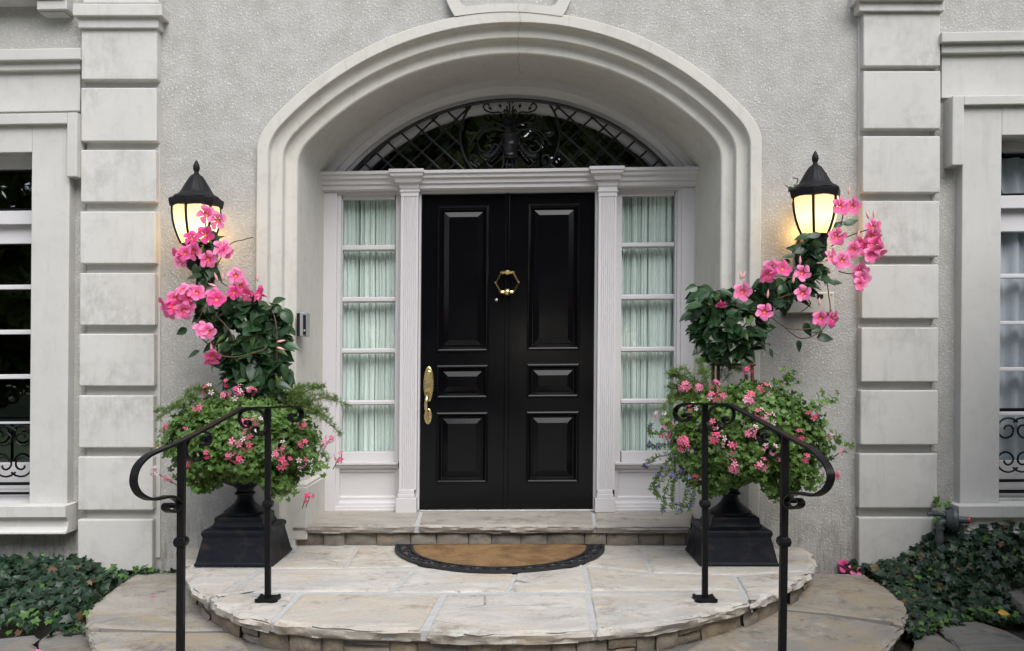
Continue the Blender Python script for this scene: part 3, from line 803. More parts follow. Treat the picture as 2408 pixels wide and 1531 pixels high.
# handle set
def hs():
    b = MB(); Y = YD - 0.004
    def C(x, y, yy=Y): return Vector((hx(x, y, yy), yy, hz(x, y, yy)))
    def plate(cx, cy, rx, ry, th=0.008):
        c = C(cx, cy); a, h = rx/F*YD, ry/F*YD
        for_rows = []
        for k, (s, d) in enumerate(((1, 0), (1, -th*0.6), (0.9, -th))):
            for_rows.append([(c.x + a*s*cos(t), Y + d, c.z + h*s*(sin(t)*abs(sin(t))**0.1)) for t in [2*pi*i/32 for i in range(32)]])
        b.loft(for_rows, True); b.poly(for_rows[-1])
    plate(1008, 903, 12, 42); plate(1006.5, 979, 9.5, 18.5)
    c = C(1008.5, 877); b.knob([(0.017, 0), (0.017, 0.006), (0.012, 0.009), (0.011, 0.006), (0.004, 0.007)], (c.x, Y - 0.007, c.z))
    # thumb piece and grip
    p0 = C(1006.5, 919)
    b.box(p0.x - 0.022, p0.x + 0.022, Y - 0.05, Y - 0.006, p0.z - 0.004, p0.z + 0.004)
    pts = [C(1006.5, 925) + Vector((0, -0.012, 0)), C(1006, 928) + Vector((0, -0.035, 0)), C(1005, 938) + Vector((0, -0.062, 0)), C(1004, 950) + Vector((0, -0.066, 0)), C(1004.5, 962) + Vector((0, -0.055, 0)), C(1005.5, 974) + Vector((0, -0.03, 0)), C(1006, 984) + Vector((0, -0.012, 0))]
    cp = catmull(pts, 5); b.tube(cp, [0.008 + 0.006*sin(pi*i/(len(cp)-1)) for i in range(len(cp))], 10)
    e = C(1006, 984); b.lathe([(0.004, -0.012), (0.011, -0.006), (0.012, 0.002), (0.006, 0.011)], (e.x, e.y - 0.012, e.z), 12)
    b.build('handle', BRASS, dl, warped=True, smooth=True, auto=40)
    # hexagonal ring knocker
    k = MB(); c = C(1193, 665); rx, rz = 27/F*YD, 23/F*YD
    hexp = [(-1, 0), (-0.52, 1), (0.52, 1), (1, 0), (0.52, -1), (-0.52, -1)]
    P = [Vector((c.x + rx*a, Y - 0.05 + 0.012*(1 - b_), c.z + rz*b_)) for a, b_ in hexp]
    for i in range(6):
        a_, b_ = P[i], P[(i+1) % 6]; k.tube([a_, b_], 0.0075, 4)
        k.lathe([(0.003, -0.008), (0.0085, -0.004), (0.0085, 0.004), (0.003, 0.008)], a_, 8)
    def ball(cc, r, sx=1.0):
        q = MB(); q.lathe([(r*sin(pi*j/8) + 1e-4, -r*cos(pi*j/8)) for j in range(9)], (0, 0, 0), 14)
        q.v = [Vector((v.x*sx, v.y, v.z)) + cc for v in q.v]; k.add(q.v, q.f)
    t_ = Vector((c.x, Y - 0.03, c.z + rz)); ball(t_, 0.019, 1.2)
    for s in (-1, 1): ball(t_ + Vector((s*0.034, 0, 0)), 0.013, 0.55)
    k.tube([t_ + Vector((-0.05, 0, 0)), t_ + Vector((0.05, 0, 0))], 0.008, 8)
    b2 = Vector((c.x, Y - 0.04, c.z - rz)); ball(b2, 0.026, 1.0); k.tube([b2 + Vector((-0.042, 0, 0)), b2 + Vector((0.042, 0, 0))], 0.012, 8)
    k.tube([t_, t_ + Vector((0, 0.034, 0))], 0.014, 10)
    k.tube([b2 + Vector((0, 0.0, -0.002)), b2 + Vector((0, 0.044, -0.002))], 0.016, 10)
    k.build('knocker', BRASS, dl, warped=True, smooth=True, auto=40)
    ph = MB(); e = C(1167.5, 705.5); ph.lathe([(0.012, 0), (0.012, 0.004), (0.008, 0.006), (0.002, 0.0065)], (0, 0, 0), 14)
    ph.v = [Vector((e.x + v.x, Y + 0.004 - v.z, e.z + v.y)) for v in ph.v]
    ph.build('peephole', STEEL, dl, warped=True, smooth=True)
hs()

# fanlight: casing arcs, glass and ironwork
fan = thing('fanlight', (0, 0, 0)); fan.parent = house
fz = cz1
fc = MB()
arcs = [(1.36, 0.70, 6.385), (1.335, 0.668, 6.377), (1.305, 0.640, 6.375), (1.275, 0.618, 6.372), (1.270, 0.612, 6.395), (1.215, 0.570, 6.402), (1.208, 0.562, 6.43), (1.16, 0.526, 6.44), (1.150, 0.516, 6.50), (1.11, 0.485, 6.51), (1.09, 0.47, 6.545)]
fc.loft([[(x, y, z) for x, z in seg_arc(wv, s, fz - 0.01, 60)] for wv, s, y in arcs])
fc.build('casing', WHITE, fan, warped=True, smooth=True, auto=30)
fg = MB(); g_ = seg_arc(1.13, 0.50, fz - 0.01, 60); fg.poly([(x, 6.53, z) for x, z in g_]); fg.build('pane', FGLASS, fan, warped=True)
fb = MB(); fb.box(X0 - 1.2, X0 + 1.2, 6.62, 6.64, fz - 0.1, fz + 0.65); fb.build('shade', ROOM, fan, warped=True)  # near-black panel standing in for the unlit interior behind the glass
gi = MB(); YI = 6.40
IW, IS = 1.128, 0.505
ia = [(x, YI, z) for x, z in seg_arc(IW, IS, fz + 0.012, 60)]
gi.tube(ia, 0.013, 6)
ir = (IW*IW + IS*IS) / (2*IS); icz = fz + 0.012 + IS - ir
def inside_arc(x, z): return (x - X0)**2 + (z - icz)**2 < (ir - 0.004)**2 and z > fz - 0.01
xc_f = hx(1199, 319, YI); zc_f = hz(1199, 319, YI); rf = 117/F*YI
def outside_circle(x, z): return (x - xc_f)**2 + (z - zc_f)**2 > rf*rf
# the big ring
ring = []
for k in range(97):
    a = 2*pi*k/96; x, z = xc_f + rf*cos(a), zc_f + rf*sin(a)
    if inside_arc(x, z): ring.append((x, YI, z))
    elif len(ring) > 1: gi.tube(ring, 0.009, 6); ring = []
    else: ring = []
if len(ring) > 1: gi.tube(ring, 0.009, 6)
sp = 54.5/F*YI*0.98
for fam in (1, -1):
    for k in range(-40, 41):
        c0 = xc_f + k*sp + 0.02
        pts = []
        for j in range(0, 90):
            z = fz - 0.006 + j*0.008; x = c0 + fam*(z - fz)*1.06
            ok = inside_arc(x, z) and outside_circle(x, z)
            if ok: pts.append((x, YI + (0.006 if fam > 0 else -0.006), z))
            elif len(pts) > 1: gi.tube([pts[0], pts[-1]], 0.0075, 5); pts = []
            else: pts = []
        if len(pts) > 1: gi.tube([pts[0], pts[-1]], 0.0075, 5)
# knots where the bars cross
for k in range(-40, 41):
    for j in range(-40, 41):
        a, b = xc_f + k*sp + 0.02, xc_f + j*sp + 0.02
        z = fz + (b - a) / 2 / 1.06; x = (a + b) / 2
        if inside_arc(x, z) and outside_circle(x, z): gi.lathe([(0.004, -0.014), (0.015, -0.007), (0.015, 0.007), (0.004, 0.014)], (x, YI, z), 8)
gi.build('iron_lattice', GRILLE, fan, warped=True)
# vase with scrolls and flowers in the ring
gv = MB()
def FP(zx, zy, dy=0.0): return Vector((hx(735.8 + zx*.3889, zy*.3889, YI), YI + dy, hz(735.8 + zx*.3889, zy*.3889, YI)))
vz = FP(1192, 950)
gv.lathe([(0.03, 0), (0.055, 0.006), (0.05, 0.02), (0.052, 0.03), (0.062, 0.075), (0.066, 0.08), (0.062, 0.09), (0.066, 0.135), (0.074, 0.15), (0.078, 0.155), (0.06, 0.158)], vz, 20)
for s in (-1, 1):
    q = lambda a, b: FP(1192 + s*a, b)
    for pts in ([(20, 800), (60, 785), (110, 780), (160, 800), (195, 850), (180, 905), (140, 920), (115, 900), (125, 880), (145, 885)],
                [(15, 800), (40, 760), (90, 740), (125, 745), (140, 765)], [(10, 800), (30, 720), (60, 680), (110, 680), (150, 665), (160, 640), (140, 625), (125, 640)],
                [(5, 800), (12, 700), (20, 640)], [(60, 900), (90, 870), (110, 905), (150, 940), (165, 930)],
                [(110, 1012), (140, 985), (120, 960)], [(200, 1010), (240, 985), (235, 945), (205, 940), (195, 965), (212, 975)], [(120, 780), (175, 790), (215, 830), (240, 870)]):
        cp = catmull([q(*p) for p in pts], 5); gv.tube(cp, [0.0065]*len(cp), 5)
    for a, b, r in ((165, 750, 0.030), (25, 675, 0.020), (205, 980, 0.017)):
        c = q(a, b)
        for k in range(6):
            t = 2*pi*k/6; gv.lathe([(0.001, -r*.4), (r*.42, -r*.1), (r*.42, r*.1), (0.001, r*.4)], c + Vector((r*.75*cos(t), 0, r*.75*sin(t))), 6)
        gv.lathe([(0.001, -r*.4), (r*.4, 0), (0.001, r*.4)], c + Vector((0, -0.01, 0)), 8)
    for a, b, ang in ((130, 830, 0.6), (240, 870, -0.5), (95, 700, 1.0), (220, 800, 0.2), (60, 640, 1.4), (120, 655, 0.8), (15, 610, 1.57)):
        c = q(a, b); d = Vector((s*cos(ang), 0, sin(ang))); n_ = Vector((-d.z, 0, d.x)); L_ = 0.04
        gv.add([c - d*L_/2, c + n_*L_*.3, c + d*L_/2, c - n_*L_*.3, c + Vector((0, -0.01, 0)), c + Vector((0, 0.01, 0))], [(0, 1, 4), (1, 2, 4), (2, 3, 4), (3, 0, 4), (1, 0, 5), (2, 1, 5), (3, 2, 5), (0, 3, 5)])
    for j in range(9):     # ribbed garland beside the vase
        t = j / 8; c = q(55 + 95*t, 870 + 75*sin(t*1.9)); gv.lathe([(0.002, -0.018), (0.016, -0.010), (0.016, 0.010), (0.002, 0.018)], c, 8)
c = FP(1188, 738)
for k in range(7): t = 2*pi*k/7; gv.lathe([(0.001, -0.014), (0.014, 0), (0.001, 0.014)], c + Vector((0.024*cos(t), -0.006, 0.024*sin(t))), 6)
for dx in (-30, -12, 12, 30): gv.tube([FP(1190 + dx, 945), FP(1190 + dx*1.5, 1015)], 0.005, 5)
gv.tube([FP(1190, 800), FP(1190, 600)], 0.006, 5)
gv.build('iron_flower_vase', GRILLE, fan, warped=True, smooth=True, auto=50)

# the two window curtains (things of their own)
def win_curtain(WIN, xs, mat, label):
    xa, xb, yf, zz, wd = WIN
    cu = MB(); Yc = yf + 0.12; rows = []
    for j in range(9):
        t = j/8; z = zz[0] + 0.5 + (zz[-1] - 0.1 - zz[0] - 0.5)*t
        a, b = xs(t)
        rows.append([(a + (b - a)*i/60, Yc + 0.022*sin(i*0.95 + 0.6*sin(i*.31)), z) for i in range(61)])
    cu.loft(rows); o = cu.build('curtain', mat, None, warped=True, smooth=True); tag(o, label, 'curtain')
win_curtain(WINL, lambda t: (WINL[1] - 0.10 + 0.05*t, WINL[1] + 0.12), CURTB, 'pale curtain drawn to the edge of the dark window beside the quoins')
win_curtain(WINR, lambda t: (WINR[0] - 0.1, WINR[0] + 1.1), CURTB, 'blue grey pleated curtain covering the window above the gas regulator')

# ================================================================== GROUND, STEPS
gnd = MB()
gnd.add([(-80, -80, -0.06), (80, -80, -0.06), (80, 5.9, -0.06), (-80, 5.9, -0.06)], [(0, 1, 2, 3)])
tag(gnd.build('ground', SOIL), kind='structure')
lawn = m_simple('lawn_green', (0.05, 0.085, 0.028), 0.9, scale=40, var=0.4, bd=0.03, bs=0.8)
lw = MB(); lw.add([(-70, -70, -0.05), (70, -70, -0.05), (70, 1.5, -0.05), (-70, 1.5, -0.05)], [(0, 1, 2, 3)])
tag(lw.build('lawn', lawn), kind='structure')
pv = m_simple('pale_gravel', (0.50, 0.48, 0.42), 0.95, scale=80, var=0.25, bd=0.01, bs=0.8)  # unseen ground, made pale and wide to bounce light onto the arch soffit
dv = MB(); dv.add([(-8.5, -13, -0.04), (8.5, -13, -0.04), (5.0, 3.6, -0.04), (-5.0, 3.6, -0.04)], [(0, 1, 2, 3)])
tag(dv.build('path', pv), kind='structure')

def resample(poly, step):
    out = []
    for a, b in zip(poly, poly[1:] + poly[:1]):
        n = max(1, int(round((b - a).length / step)))
        out += [a.lerp(b, k/n) for k in range(n)]
    return out
def slab(poly, zt, th, name, mat, parent, rough=0.012, step=0.03, seed=0.0, lip=None, tight=False):
    """A split stone slab: poly is a list of world points; edges broken by noise."""
    P = [Vector((p[0], p[1], 0)) for p in poly]
    cc = sum(P, Vector()) / len(P)
    if not tight: P = [p if (lip and lip(p) > 0.9) else cc + (p - cc) * max(0.9, 1 - 0.003 / max(0.05, (p - cc).length)) for p in P]
    area = sum(a.x*b.y - b.x*a.y for a, b in zip(P, P[1:] + P[:1]))
    if area < 0: P.reverse()
    P = resample(P, step); n = len(P)
    nrm = []
    for i in range(n):
        t = (P[(i+1) % n] - P[i-1]); t.normalize(); nrm.append(Vector((t.y, -t.x, 0)))
    isl = [lip(p) if lip else 0.0 for p in P]
    rows = []
    prof = [(-0.030, 0.0), (-0.007, -0.001), (0.0, -0.006), (0.002, -0.25), (0.0, -0.55), (-0.004, -0.85), (-0.015, -1.0)]
    for k, (o, d) in enumerate(prof):
        row = []
        for i, p in enumerate(P):
            L_ = isl[i]; r = rough*(0.25 + 1.9*L_)
            ns = nz((p.x*9, p.y*9, k*0.9 + zt*7), 1, seed) + 0.6*nz((p.x*26, p.y*26, k*1.3), 1, seed + 3)
            off = o + (ns*r if k >= 1 else 0) + (L_*(0.006*sin(2.2*k) - 0.020*max(0.0, nz((p.x*5, p.y*5, 0), 1, seed + 9) - 0.12 - 0.08*(k - 2)) if 2 <= k <= 5 else 0))
            zz_ = zt + (d*th if k >= 3 else d) - (L_*0.006 + abs(ns)*0.004*(L_ + 0.15) if 1 <= k <= 2 else 0) + (0 if k else 0.0)
            q = p + nrm[i]*off; row.append((q.x, q.y, zz_))
        rows.append(row)
    mb = MB(); mb.loft(rows, True); mb.poly(rows[-1][::-1])
    # top face: a fan of rings keeps it slightly uneven
    c = sum((Vector(v) for v in rows[0]), Vector()) / n
    inner = [tuple(Vector(v).lerp(c, 0.5) + Vector((0, 0, 0.003*nz((v[0]*3, v[1]*3, seed))))) for v in rows[0]]
    mb.loft([rows[0], inner], True, flip=True); mb.add(inner + [tuple(c)], [(i, (i+1) % n, n) for i in range(n)])
    o_ = mb.build(name, mat, parent, smooth=True, auto=35)
    return o_

Z_L, Z_S, Z_T = 0.26, 0.12, 0.39
# landing lip, measured left to right
LIP = [(418, 1284), (426, 1318), (436, 1352), (462, 1392), (494, 1414), (560, 1443), (632, 1461), (760, 1473), (870, 1479), (975, 1481), (1090, 1487), (1177, 1488), (1300, 1485), (1400, 1480), (1520, 1469), (1640, 1448), (1751, 1419), (1830, 1390), (1896, 1352), (1918, 1325), (1908, 1297), (1884, 1284)]
LIPW = [onz(x, y, Z_L) for x, y in LIP]
LIPC = catmull(LIPW, 8)
def near_lip(p): return 1.0 if min((Vector((q.x, q.y, 0)) - p).length for q in LIPC) < 0.03 else 0.0
landing = thing('landing', (0, 5.0, 0.2), kind='structure')
slabs = [
 [(418,1284),(700,1284),(616,1331),(434,1331),(426,1318)],
 [(434,1336),(610,1336),(500,1404),(489,1410),(462,1392),(437,1354)],
 [(706,1284),(840,1284),(808,1335),(622,1335)],
 [(845,1284),(1010,1284),(985,1329),(814,1334)],
 [(1014,1284),(1360,1284),(1370,1328),(1215,1340),(990,1329)],
 [(1365,1284),(1500,1284),(1529,1343),(1377,1328)],
 [(1505,1284),(1884,1284),(1908,1297),(1918,1325),(1908,1340),(1727,1350),(1535,1345)],
 [(618,1340),(972,1333),(916,1388),(540,1390),(512,1404)],
 [(981,1333),(1208,1344),(1190,1389),(1000,1391),(924,1390)],
 [(1216,1344),(1370,1333),(1381,1390),(1200,1389)],
 [(1379,1333),(1530,1349),(1724,1354),(1744,1388),(1722,1385),(1391,1386)],
 [(1732,1355),(1906,1345),(1896,1352),(1830,1390),(1765,1415),(1758,1400)],
 [(505,1410),(540,1395),(698,1394),(634,1461),(560,1443),(497,1415)],
 [(710,1396),(1034,1398),(988,1480),(870,1479),(760,1473),(645,1462)],
 [(1050,1397),(1375,1396),(1390,1479),(1300,1485),(1177,1488),(1090,1487),(1006,1483)],
 [(1387,1393),(1722,1389),(1753,1405),(1757,1416),(1751,1419),(1640,1448),(1520,1469),(1406,1479)],
]
for k, s in enumerate(slabs):
    slab([onz(x, y, Z_L) for x, y in s], Z_L + R.uniform(-0.002, 0.002), 0.06, 'stone_slab', SLAB, landing, 0.009, 0.03, k*3.1, near_lip)
mo = MB(); ins = []
LC = Vector((0, 5.2, 0))
for p in LIPC:
    d = (Vector((p.x, p.y, 0)) - LC); ins.append(LC + d*0.985)
mo.poly([(p.x, p.y, Z_L - 0.008) for p in ins] + [(1.8, 5.9, Z_L - 0.008), (-1.8, 5.9, Z_L - 0.008)])
mo.loft([[(p.x, p.y, Z_L - 0.008) for p in ins], [(p.x, p.y, Z_L - 0.055) for p in ins]])
mo.build('mortar', MORTAR, landing)
# riser stones under the lip
def riser(path, z0, z1, parent, mn, mx, depth=0.1, seed=1, split=0.22):
    r_ = random.Random(seed)
    seg = [0.0]
    for a, b in zip(path, path[1:]): seg.append(seg[-1] + (b - a).length)
    def P(s):
        s = max(0, min(seg[-1], s))
        for i in range(len(seg) - 1):
            if s <= seg[i+1]: return path[i].lerp(path[i+1], (s - seg[i]) / max(1e-9, seg[i+1] - seg[i]))
        return path[-1]
    s = 0.0
    while s < seg[-1] - 0.04:
        wd = r_.uniform(mn, mx); e = min(s + wd, seg[-1])
        cuts = [(z0, z1)]
        if r_.random() < split: m_ = z0 + (z1 - z0)*r_.uniform(0.4, 0.6); cuts = [(z0, m_ - 0.004), (m_ + 0.004, z1)]
        for a_, b_ in cuts:
            mb = MB(); n = 6; h = 4; pr = r_.uniform(-0.008, 0.010); so = r_.uniform(0, 50); rows = []
            for j in range(h + 1):
                row = []
                for i in range(n + 1):
                    u = i/n; v = j/h; ss = s + 0.004 + (e - s - 0.008)*u
                    p = P(ss); t = (P(ss + 0.02) - P(ss - 0.02)).normalized(); nn = Vector((t.y, -t.x, 0))
                    if nn.y > 0 and abs(nn.y) > abs(nn.x)*0.3: nn = -nn
                    eg = min(1, 4*min(u, 1-u), 5*min(v, 1-v))
                    o = pr + 0.011*nz((ss*16, v*1.8, so)) + 0.006*nz((ss*50, v*6, so)) - 0.012*(1 - eg)
                    q = p + nn*o; row.append((q.x, q.y, a_ + (b_ - a_)*v))
                rows.append(row)
            mb.loft(rows)
            back = [[(q[0]*1.0, q[1] + 0.07, q[2]) for q in (r[0], r[-1])] for r in rows]
            mb.loft([[r[0] for r in rows], [b[0] for b in back]]); mb.loft([[b[1] for b in back], [r[-1] for r in rows]])
            mb.loft([[q for q in rows[-1]], [(q[0], q[1] + 0.07, q[2]) for q in rows[-1]]]); mb.loft([[(q[0], q[1] + 0.07, q[2]) for q in rows[0]], [q for q in rows[0]]])
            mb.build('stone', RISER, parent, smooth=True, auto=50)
        s = e
ris = []
for p in LIPC[2:-2]:
    d = (Vector((p.x, p.y, 0)) - LC); ris.append(LC + d*(1 - 0.045/d.length))
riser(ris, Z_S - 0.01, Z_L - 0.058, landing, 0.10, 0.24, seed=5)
bm2 = MB(); bm2.loft([[(p.x*0.985, p.y + 0.02, Z_S - 0.05) for p in ris], [(p.x*0.985, p.y + 0.02, Z_L - 0.04) for p in ris]]); bm2.build('joint_mortar', DMORTAR, landing)

# upper step before the door
ustep = thing('doorstep', (0, 6.1, 0.33), kind='structure')
def lipU(p): return 1.0 if p.y < 5.88 else 0.0
yft = 5.815
for k, (a, b) in enumerate(((690, 974), (985, 1395), (1403, 1622))):
    xa, xb = (a - CX)*yft/F, (b - CX)*yft/F
    xb2, xa2 = (b - CX + (14 if k == 0 else (-2 if k == 1 else 0)))*6.5/F, xa*1.0
    if k == 0: P_ = [(xa, yft), (xb, yft), ((990 - CX)*6.5/F, 6.5), (-1.38, 6.5)]
    elif k == 1: P_ = [(xa, yft), (xb, yft), ((1390 - CX)*6.5/F, 6.5), ((996 - CX)*6.5/F, 6.5)]
    else: P_ = [(xa, yft), (xb, yft), (1.32, 6.5), ((1396 - CX)*6.5/F, 6.5)]
    slab([Vector((x, y, 0)) for x, y in P_], Z_T, 0.05, 'stone_slab', m_slab('doorstep_stone', (0.40, 0.375, 0.34), (0.35, 0.31, 0.255), (0.27, 0.255, 0.235), (0.15, 0.135, 0.115)) if k == 0 else bpy.data.materials['doorstep_stone'], ustep, 0.009, 0.03, 60 + k*5, lipU)
um = MB(); um.box((694-CX)*yft/F, (1618-CX)*yft/F, yft + 0.02, 6.5, Z_T - 0.05, Z_T - 0.006); um.build('mortar', MORTAR, ustep)
up = [Vector(((690-CX)*5.85/F + 2.6*k/30, 5.85, 0)) for k in range(31)]
riser(up, Z_L - 0.01, Z_T - 0.05, ustep, 0.14, 0.26, seed=9, split=0.0)
um = MB(); um.box(up[0].x, up[-1].x, 5.875, 5.95, Z_L - 0.02, Z_T - 0.03); um.build('joint_mortar', DMORTAR, ustep)

# lower step: a wider round slab course round the landing
LOW = [(319,1349),(257,1391),(224,1420),(211,1443),(206,1472),(222,1508),(229,1531),(330,1600),(560,1690),(900,1735),(1200,1745),(1500,1735),(1800,1680),(2000,1590),(2069,1531),(2105,1497),(2120,1463),(2129,1430),(2122,1415),(2094,1387),(2038,1350)]
LOWW = [onz(x, y, Z_S) for x, y in LOW]; LOWC = catmull(LOWW, 6)
def lipS(p): return 1.0 if min((Vector((q.x, q.y, 0)) - p).length for q in LOWC) < 0.035 else 0.0
lstep = thing('lower_step', (0, 4.8, 0.06), kind='structure')
def lowpart(a, b, inner):
    return [LOWC[i] for i in range(a, b)] + [onz(x, y, Z_S) for x, y in inner]
n6 = lambda k: k*6
lows = [
 (0, n6(4) + 1, [(300,1478),(440,1482),(560,1480),(560,1400),(480,1345)]),
 (n6(4) + 2, n6(8), [(640,1610),(560,1485),(440,1487),(300,1484)]),
 (n6(8) + 1, n6(10), [(1010,1600),(700,1560),(650,1614)]),
 (n6(10) + 1, n6(12), [(1520,1590),(1250,1540),(1016,1600)]),
 (n6(12) + 1, n6(16) - 1, [(1945,1446),(1800,1432),(1700,1470),(1526,1590)]),
 (n6(16), len(LOWC), [(1800,1347),(1740,1400),(1800,1427),(1945,1440)]),
]
for k, (a, b, inner) in enumerate(lows):
    slab(lowpart(a, b, inner), Z_S + R.uniform(-0.002, 0.002), 0.07, 'stone_slab', STEP, lstep, 0.012, 0.035, 90 + k*4.7, lipS)
lm = MB(); lm.poly([(p.x*0.975, 4.9 + (p.y - 4.9)*0.975, Z_S - 0.007) for p in LOWC]); lm.loft([[(p.x*0.975, 4.9 + (p.y - 4.9)*0.975, Z_S - 0.007) for p in LOWC], [(p.x*0.975, 4.9 + (p.y - 4.9)*0.975, -0.05) for p in LOWC]])
lm.build('mortar', DMORTAR, lstep)

# flagstones in the bed on both sides
flags = thing('flagstone_path', (0, 4.4, 0), kind='structure')
def Z7(x, y): return (1940 + x*.2573, 1137 + y*.2573)
def Z6(x, y): return (x*.2573, 1137 + y*.2573)
FZ = 0.10
FL = [[Z6(-400,1450), Z6(0,1410), Z6(330,1375), Z6(350,1400), Z6(285,1450), Z6(375,1531), Z6(380,1800), Z6(-400,1800)],
      [Z6(355,1425), Z6(440,1352), Z6(700,1308), Z6(850,1345), Z6(900,1480), Z6(930,1800), Z6(440,1800), Z6(385,1531)],
      [Z7(955,1262), Z7(1400,1250), Z7(1660,1340), Z7(1900,1460), Z7(2300,1800), Z7(1600,1800), Z7(1275,1531)],
      [Z7(835,1390), Z7(945,1290), Z7(1255,1531), Z7(1560,1800), Z7(760,1800), Z7(780,1531)],
      [Z7(1540,925), Z7(1700,905), Z7(2100,900), Z7(2100,1130), Z7(1800,1090)]]
for k, p in enumerate(FL):
    slab([onz(x, y, 0.0 if k < 4 else FZ) for x, y in p], 0.0 if k < 4 else FZ, 0.06 if k < 4 else 0.14, 'flagstone', FLAG, flags, 0.014, 0.05, 140 + 7*k, lambda q: 0.4)

# ================================================================== DOORMAT
mat_ = thing('doormat', onz(1180, 1290, Z_L), 'half round coir doormat with black rubber scroll border before the black doors', 'doormat')
mc = onz(1176, 1277, Z_L + 0.012); mc.y = 5.80 - 0.02
ma, mb_ = 245*mc.y/F + 0.0, 0.0
mfront = onz(1185, 1345, Z_L + 0.01); mb_ = mc.y - mfront.y
def half(a, b, n=48, y0=0.0): return [(mc.x + a*cos(pi + pi*k/n), mc.y - y0 + b*sin(pi + pi*k/n)) for k in range(n + 1)]
e = MB(); zt = Z_L + 0.016
o_out, o_in = half(ma, mb_), half(ma - 0.115, mb_ - 0.115, y0=0.02)
def strip(mb, A, B, z0, z1):
    mb.loft([[(x, y, z0) for x, y in A], [(x, y, z1) for x, y in A], [(x, y, z1) for x, y in B], [(x, y, z0) for x, y in B]])
# border: base sheet with two rims and scrolls between
e.loft([[(x, y, Z_L + 0.007) for x, y in o_out], [(x, y, Z_L + 0.007) for x, y in o_in]])
strip(e, half(ma, mb_), half(ma - 0.016, mb_ - 0.016), Z_L + 0.002, zt)
strip(e, half(ma - 0.10, mb_ - 0.10, y0=0.015), half(ma - 0.12, mb_ - 0.12, y0=0.02), Z_L + 0.002, zt + 0.002)
e.box(mc.x - ma, mc.x + ma, mc.y - 0.012, mc.y + 0.012, Z_L + 0.002, zt)
e.build('border', RUBBER, mat_)
sc_ = MB()
nS = 26
for k in range(nS):
    t = pi + pi*(k + 0.5)/nS
    c = Vector((mc.x + (ma - 0.057)*cos(t), mc.y - 0.01 + (mb_ - 0.057)*sin(t), Z_L + 0.011))
    tg = Vector((-(ma)*sin(t), mb_*cos(t), 0)).normalized(); nn = Vector((tg.y, -tg.x, 0))
    sg = 1 if k % 2 else -1
    pts = []
    for j in range(20):
        a = j*0.5; rr = 0.040 - 0.0016*j
        pts.append(c + tg*rr*1.15*cos(a)*1.0 + nn*sg*rr*sin(a))
    sc_.tube(pts, 0.006, 5)
sc_.build('border_scrollwork', RUBBER, mat_)
co_ = MB(); hi = half(ma - 0.118, mb_ - 0.118, 60, 0.02); rows = []
for k in range(9):
    s = 1 - k/8
    rows.append([(mc.x + (x - mc.x)*s, mc.y - 0.02 + (y - mc.y + 0.02)*s, Z_L + 0.016 + (0.004 if k else 0) + 0.003*nz((x*s*20, y*s*20, k))) for x, y in hi])
co_.loft(rows); co_.build('coir_pile', COIR, mat_, smooth=True)

# ================================================================== URNS
def urn(cx, cy, label):
    u = thing('urn', (cx, cy, Z_L), label, 'urn', 'cast iron urns beside the steps')
    c = (cx, cy, Z_L)
    def sq(levels, name):
        b = MB(); rows = [[(cx - h, cy - h, Z_L + z), (cx + h, cy - h, Z_L + z), (cx + h, cy + h, Z_L + z), (cx - h, cy + h, Z_L + z)] for h, z in levels]
        b.loft(rows, True); b.poly(rows[0][::-1]); b.poly(rows[-1]); b.build(name, URN, u, bevel=0.009)
    sq([(0.232, 0.001), (0.232, 0.014), (0.226, 0.018), (0.194, 0.162), (0.197, 0.168), (0.202, 0.180), (0.201, 0.192), (0.194, 0.202), (0.176, 0.209), (0.160, 0.211)], 'plinth')
    sq([(0.154, 0.209), (0.156, 0.220), (0.150, 0.228), (0.143, 0.236), (0.143, 0.262), (0.140, 0.270), (0.126, 0.278)], 'upper_plinth')
    s = MB(); s.lathe([(0.125, 0.276), (0.125, 0.290), (0.112, 0.300), (0.085, 0.320), (0.060, 0.345), (0.047, 0.370), (0.046, 0.385), (0.062, 0.392), (0.062, 0.402), (0.050, 0.410), (0.052, 0.425), (0.075, 0.445)], c, 28)
    s.build('stem', URN, u, smooth=True, auto=45)
    s = MB(); s.lathe([(0.06, 0.440), (0.10, 0.452), (0.15, 0.478), (0.185, 0.515), (0.20, 0.56), (0.205, 0.62), (0.225, 0.66), (0.235, 0.668), (0.235, 0.68), (0.20, 0.68), (0.18, 0.65), (0.02, 0.645)], c, 32)
    s.build('bowl', URN, u, smooth=True, auto=45)
    return u
UL, UR = (-1.630, 5.455), (1.334, 5.455)
urn(*UL, 'black cast iron pedestal urn under the pink geraniums, nearer the intercom')
urn(*UR, 'black cast iron pedestal urn under the geraniums with trailing purple flowers')

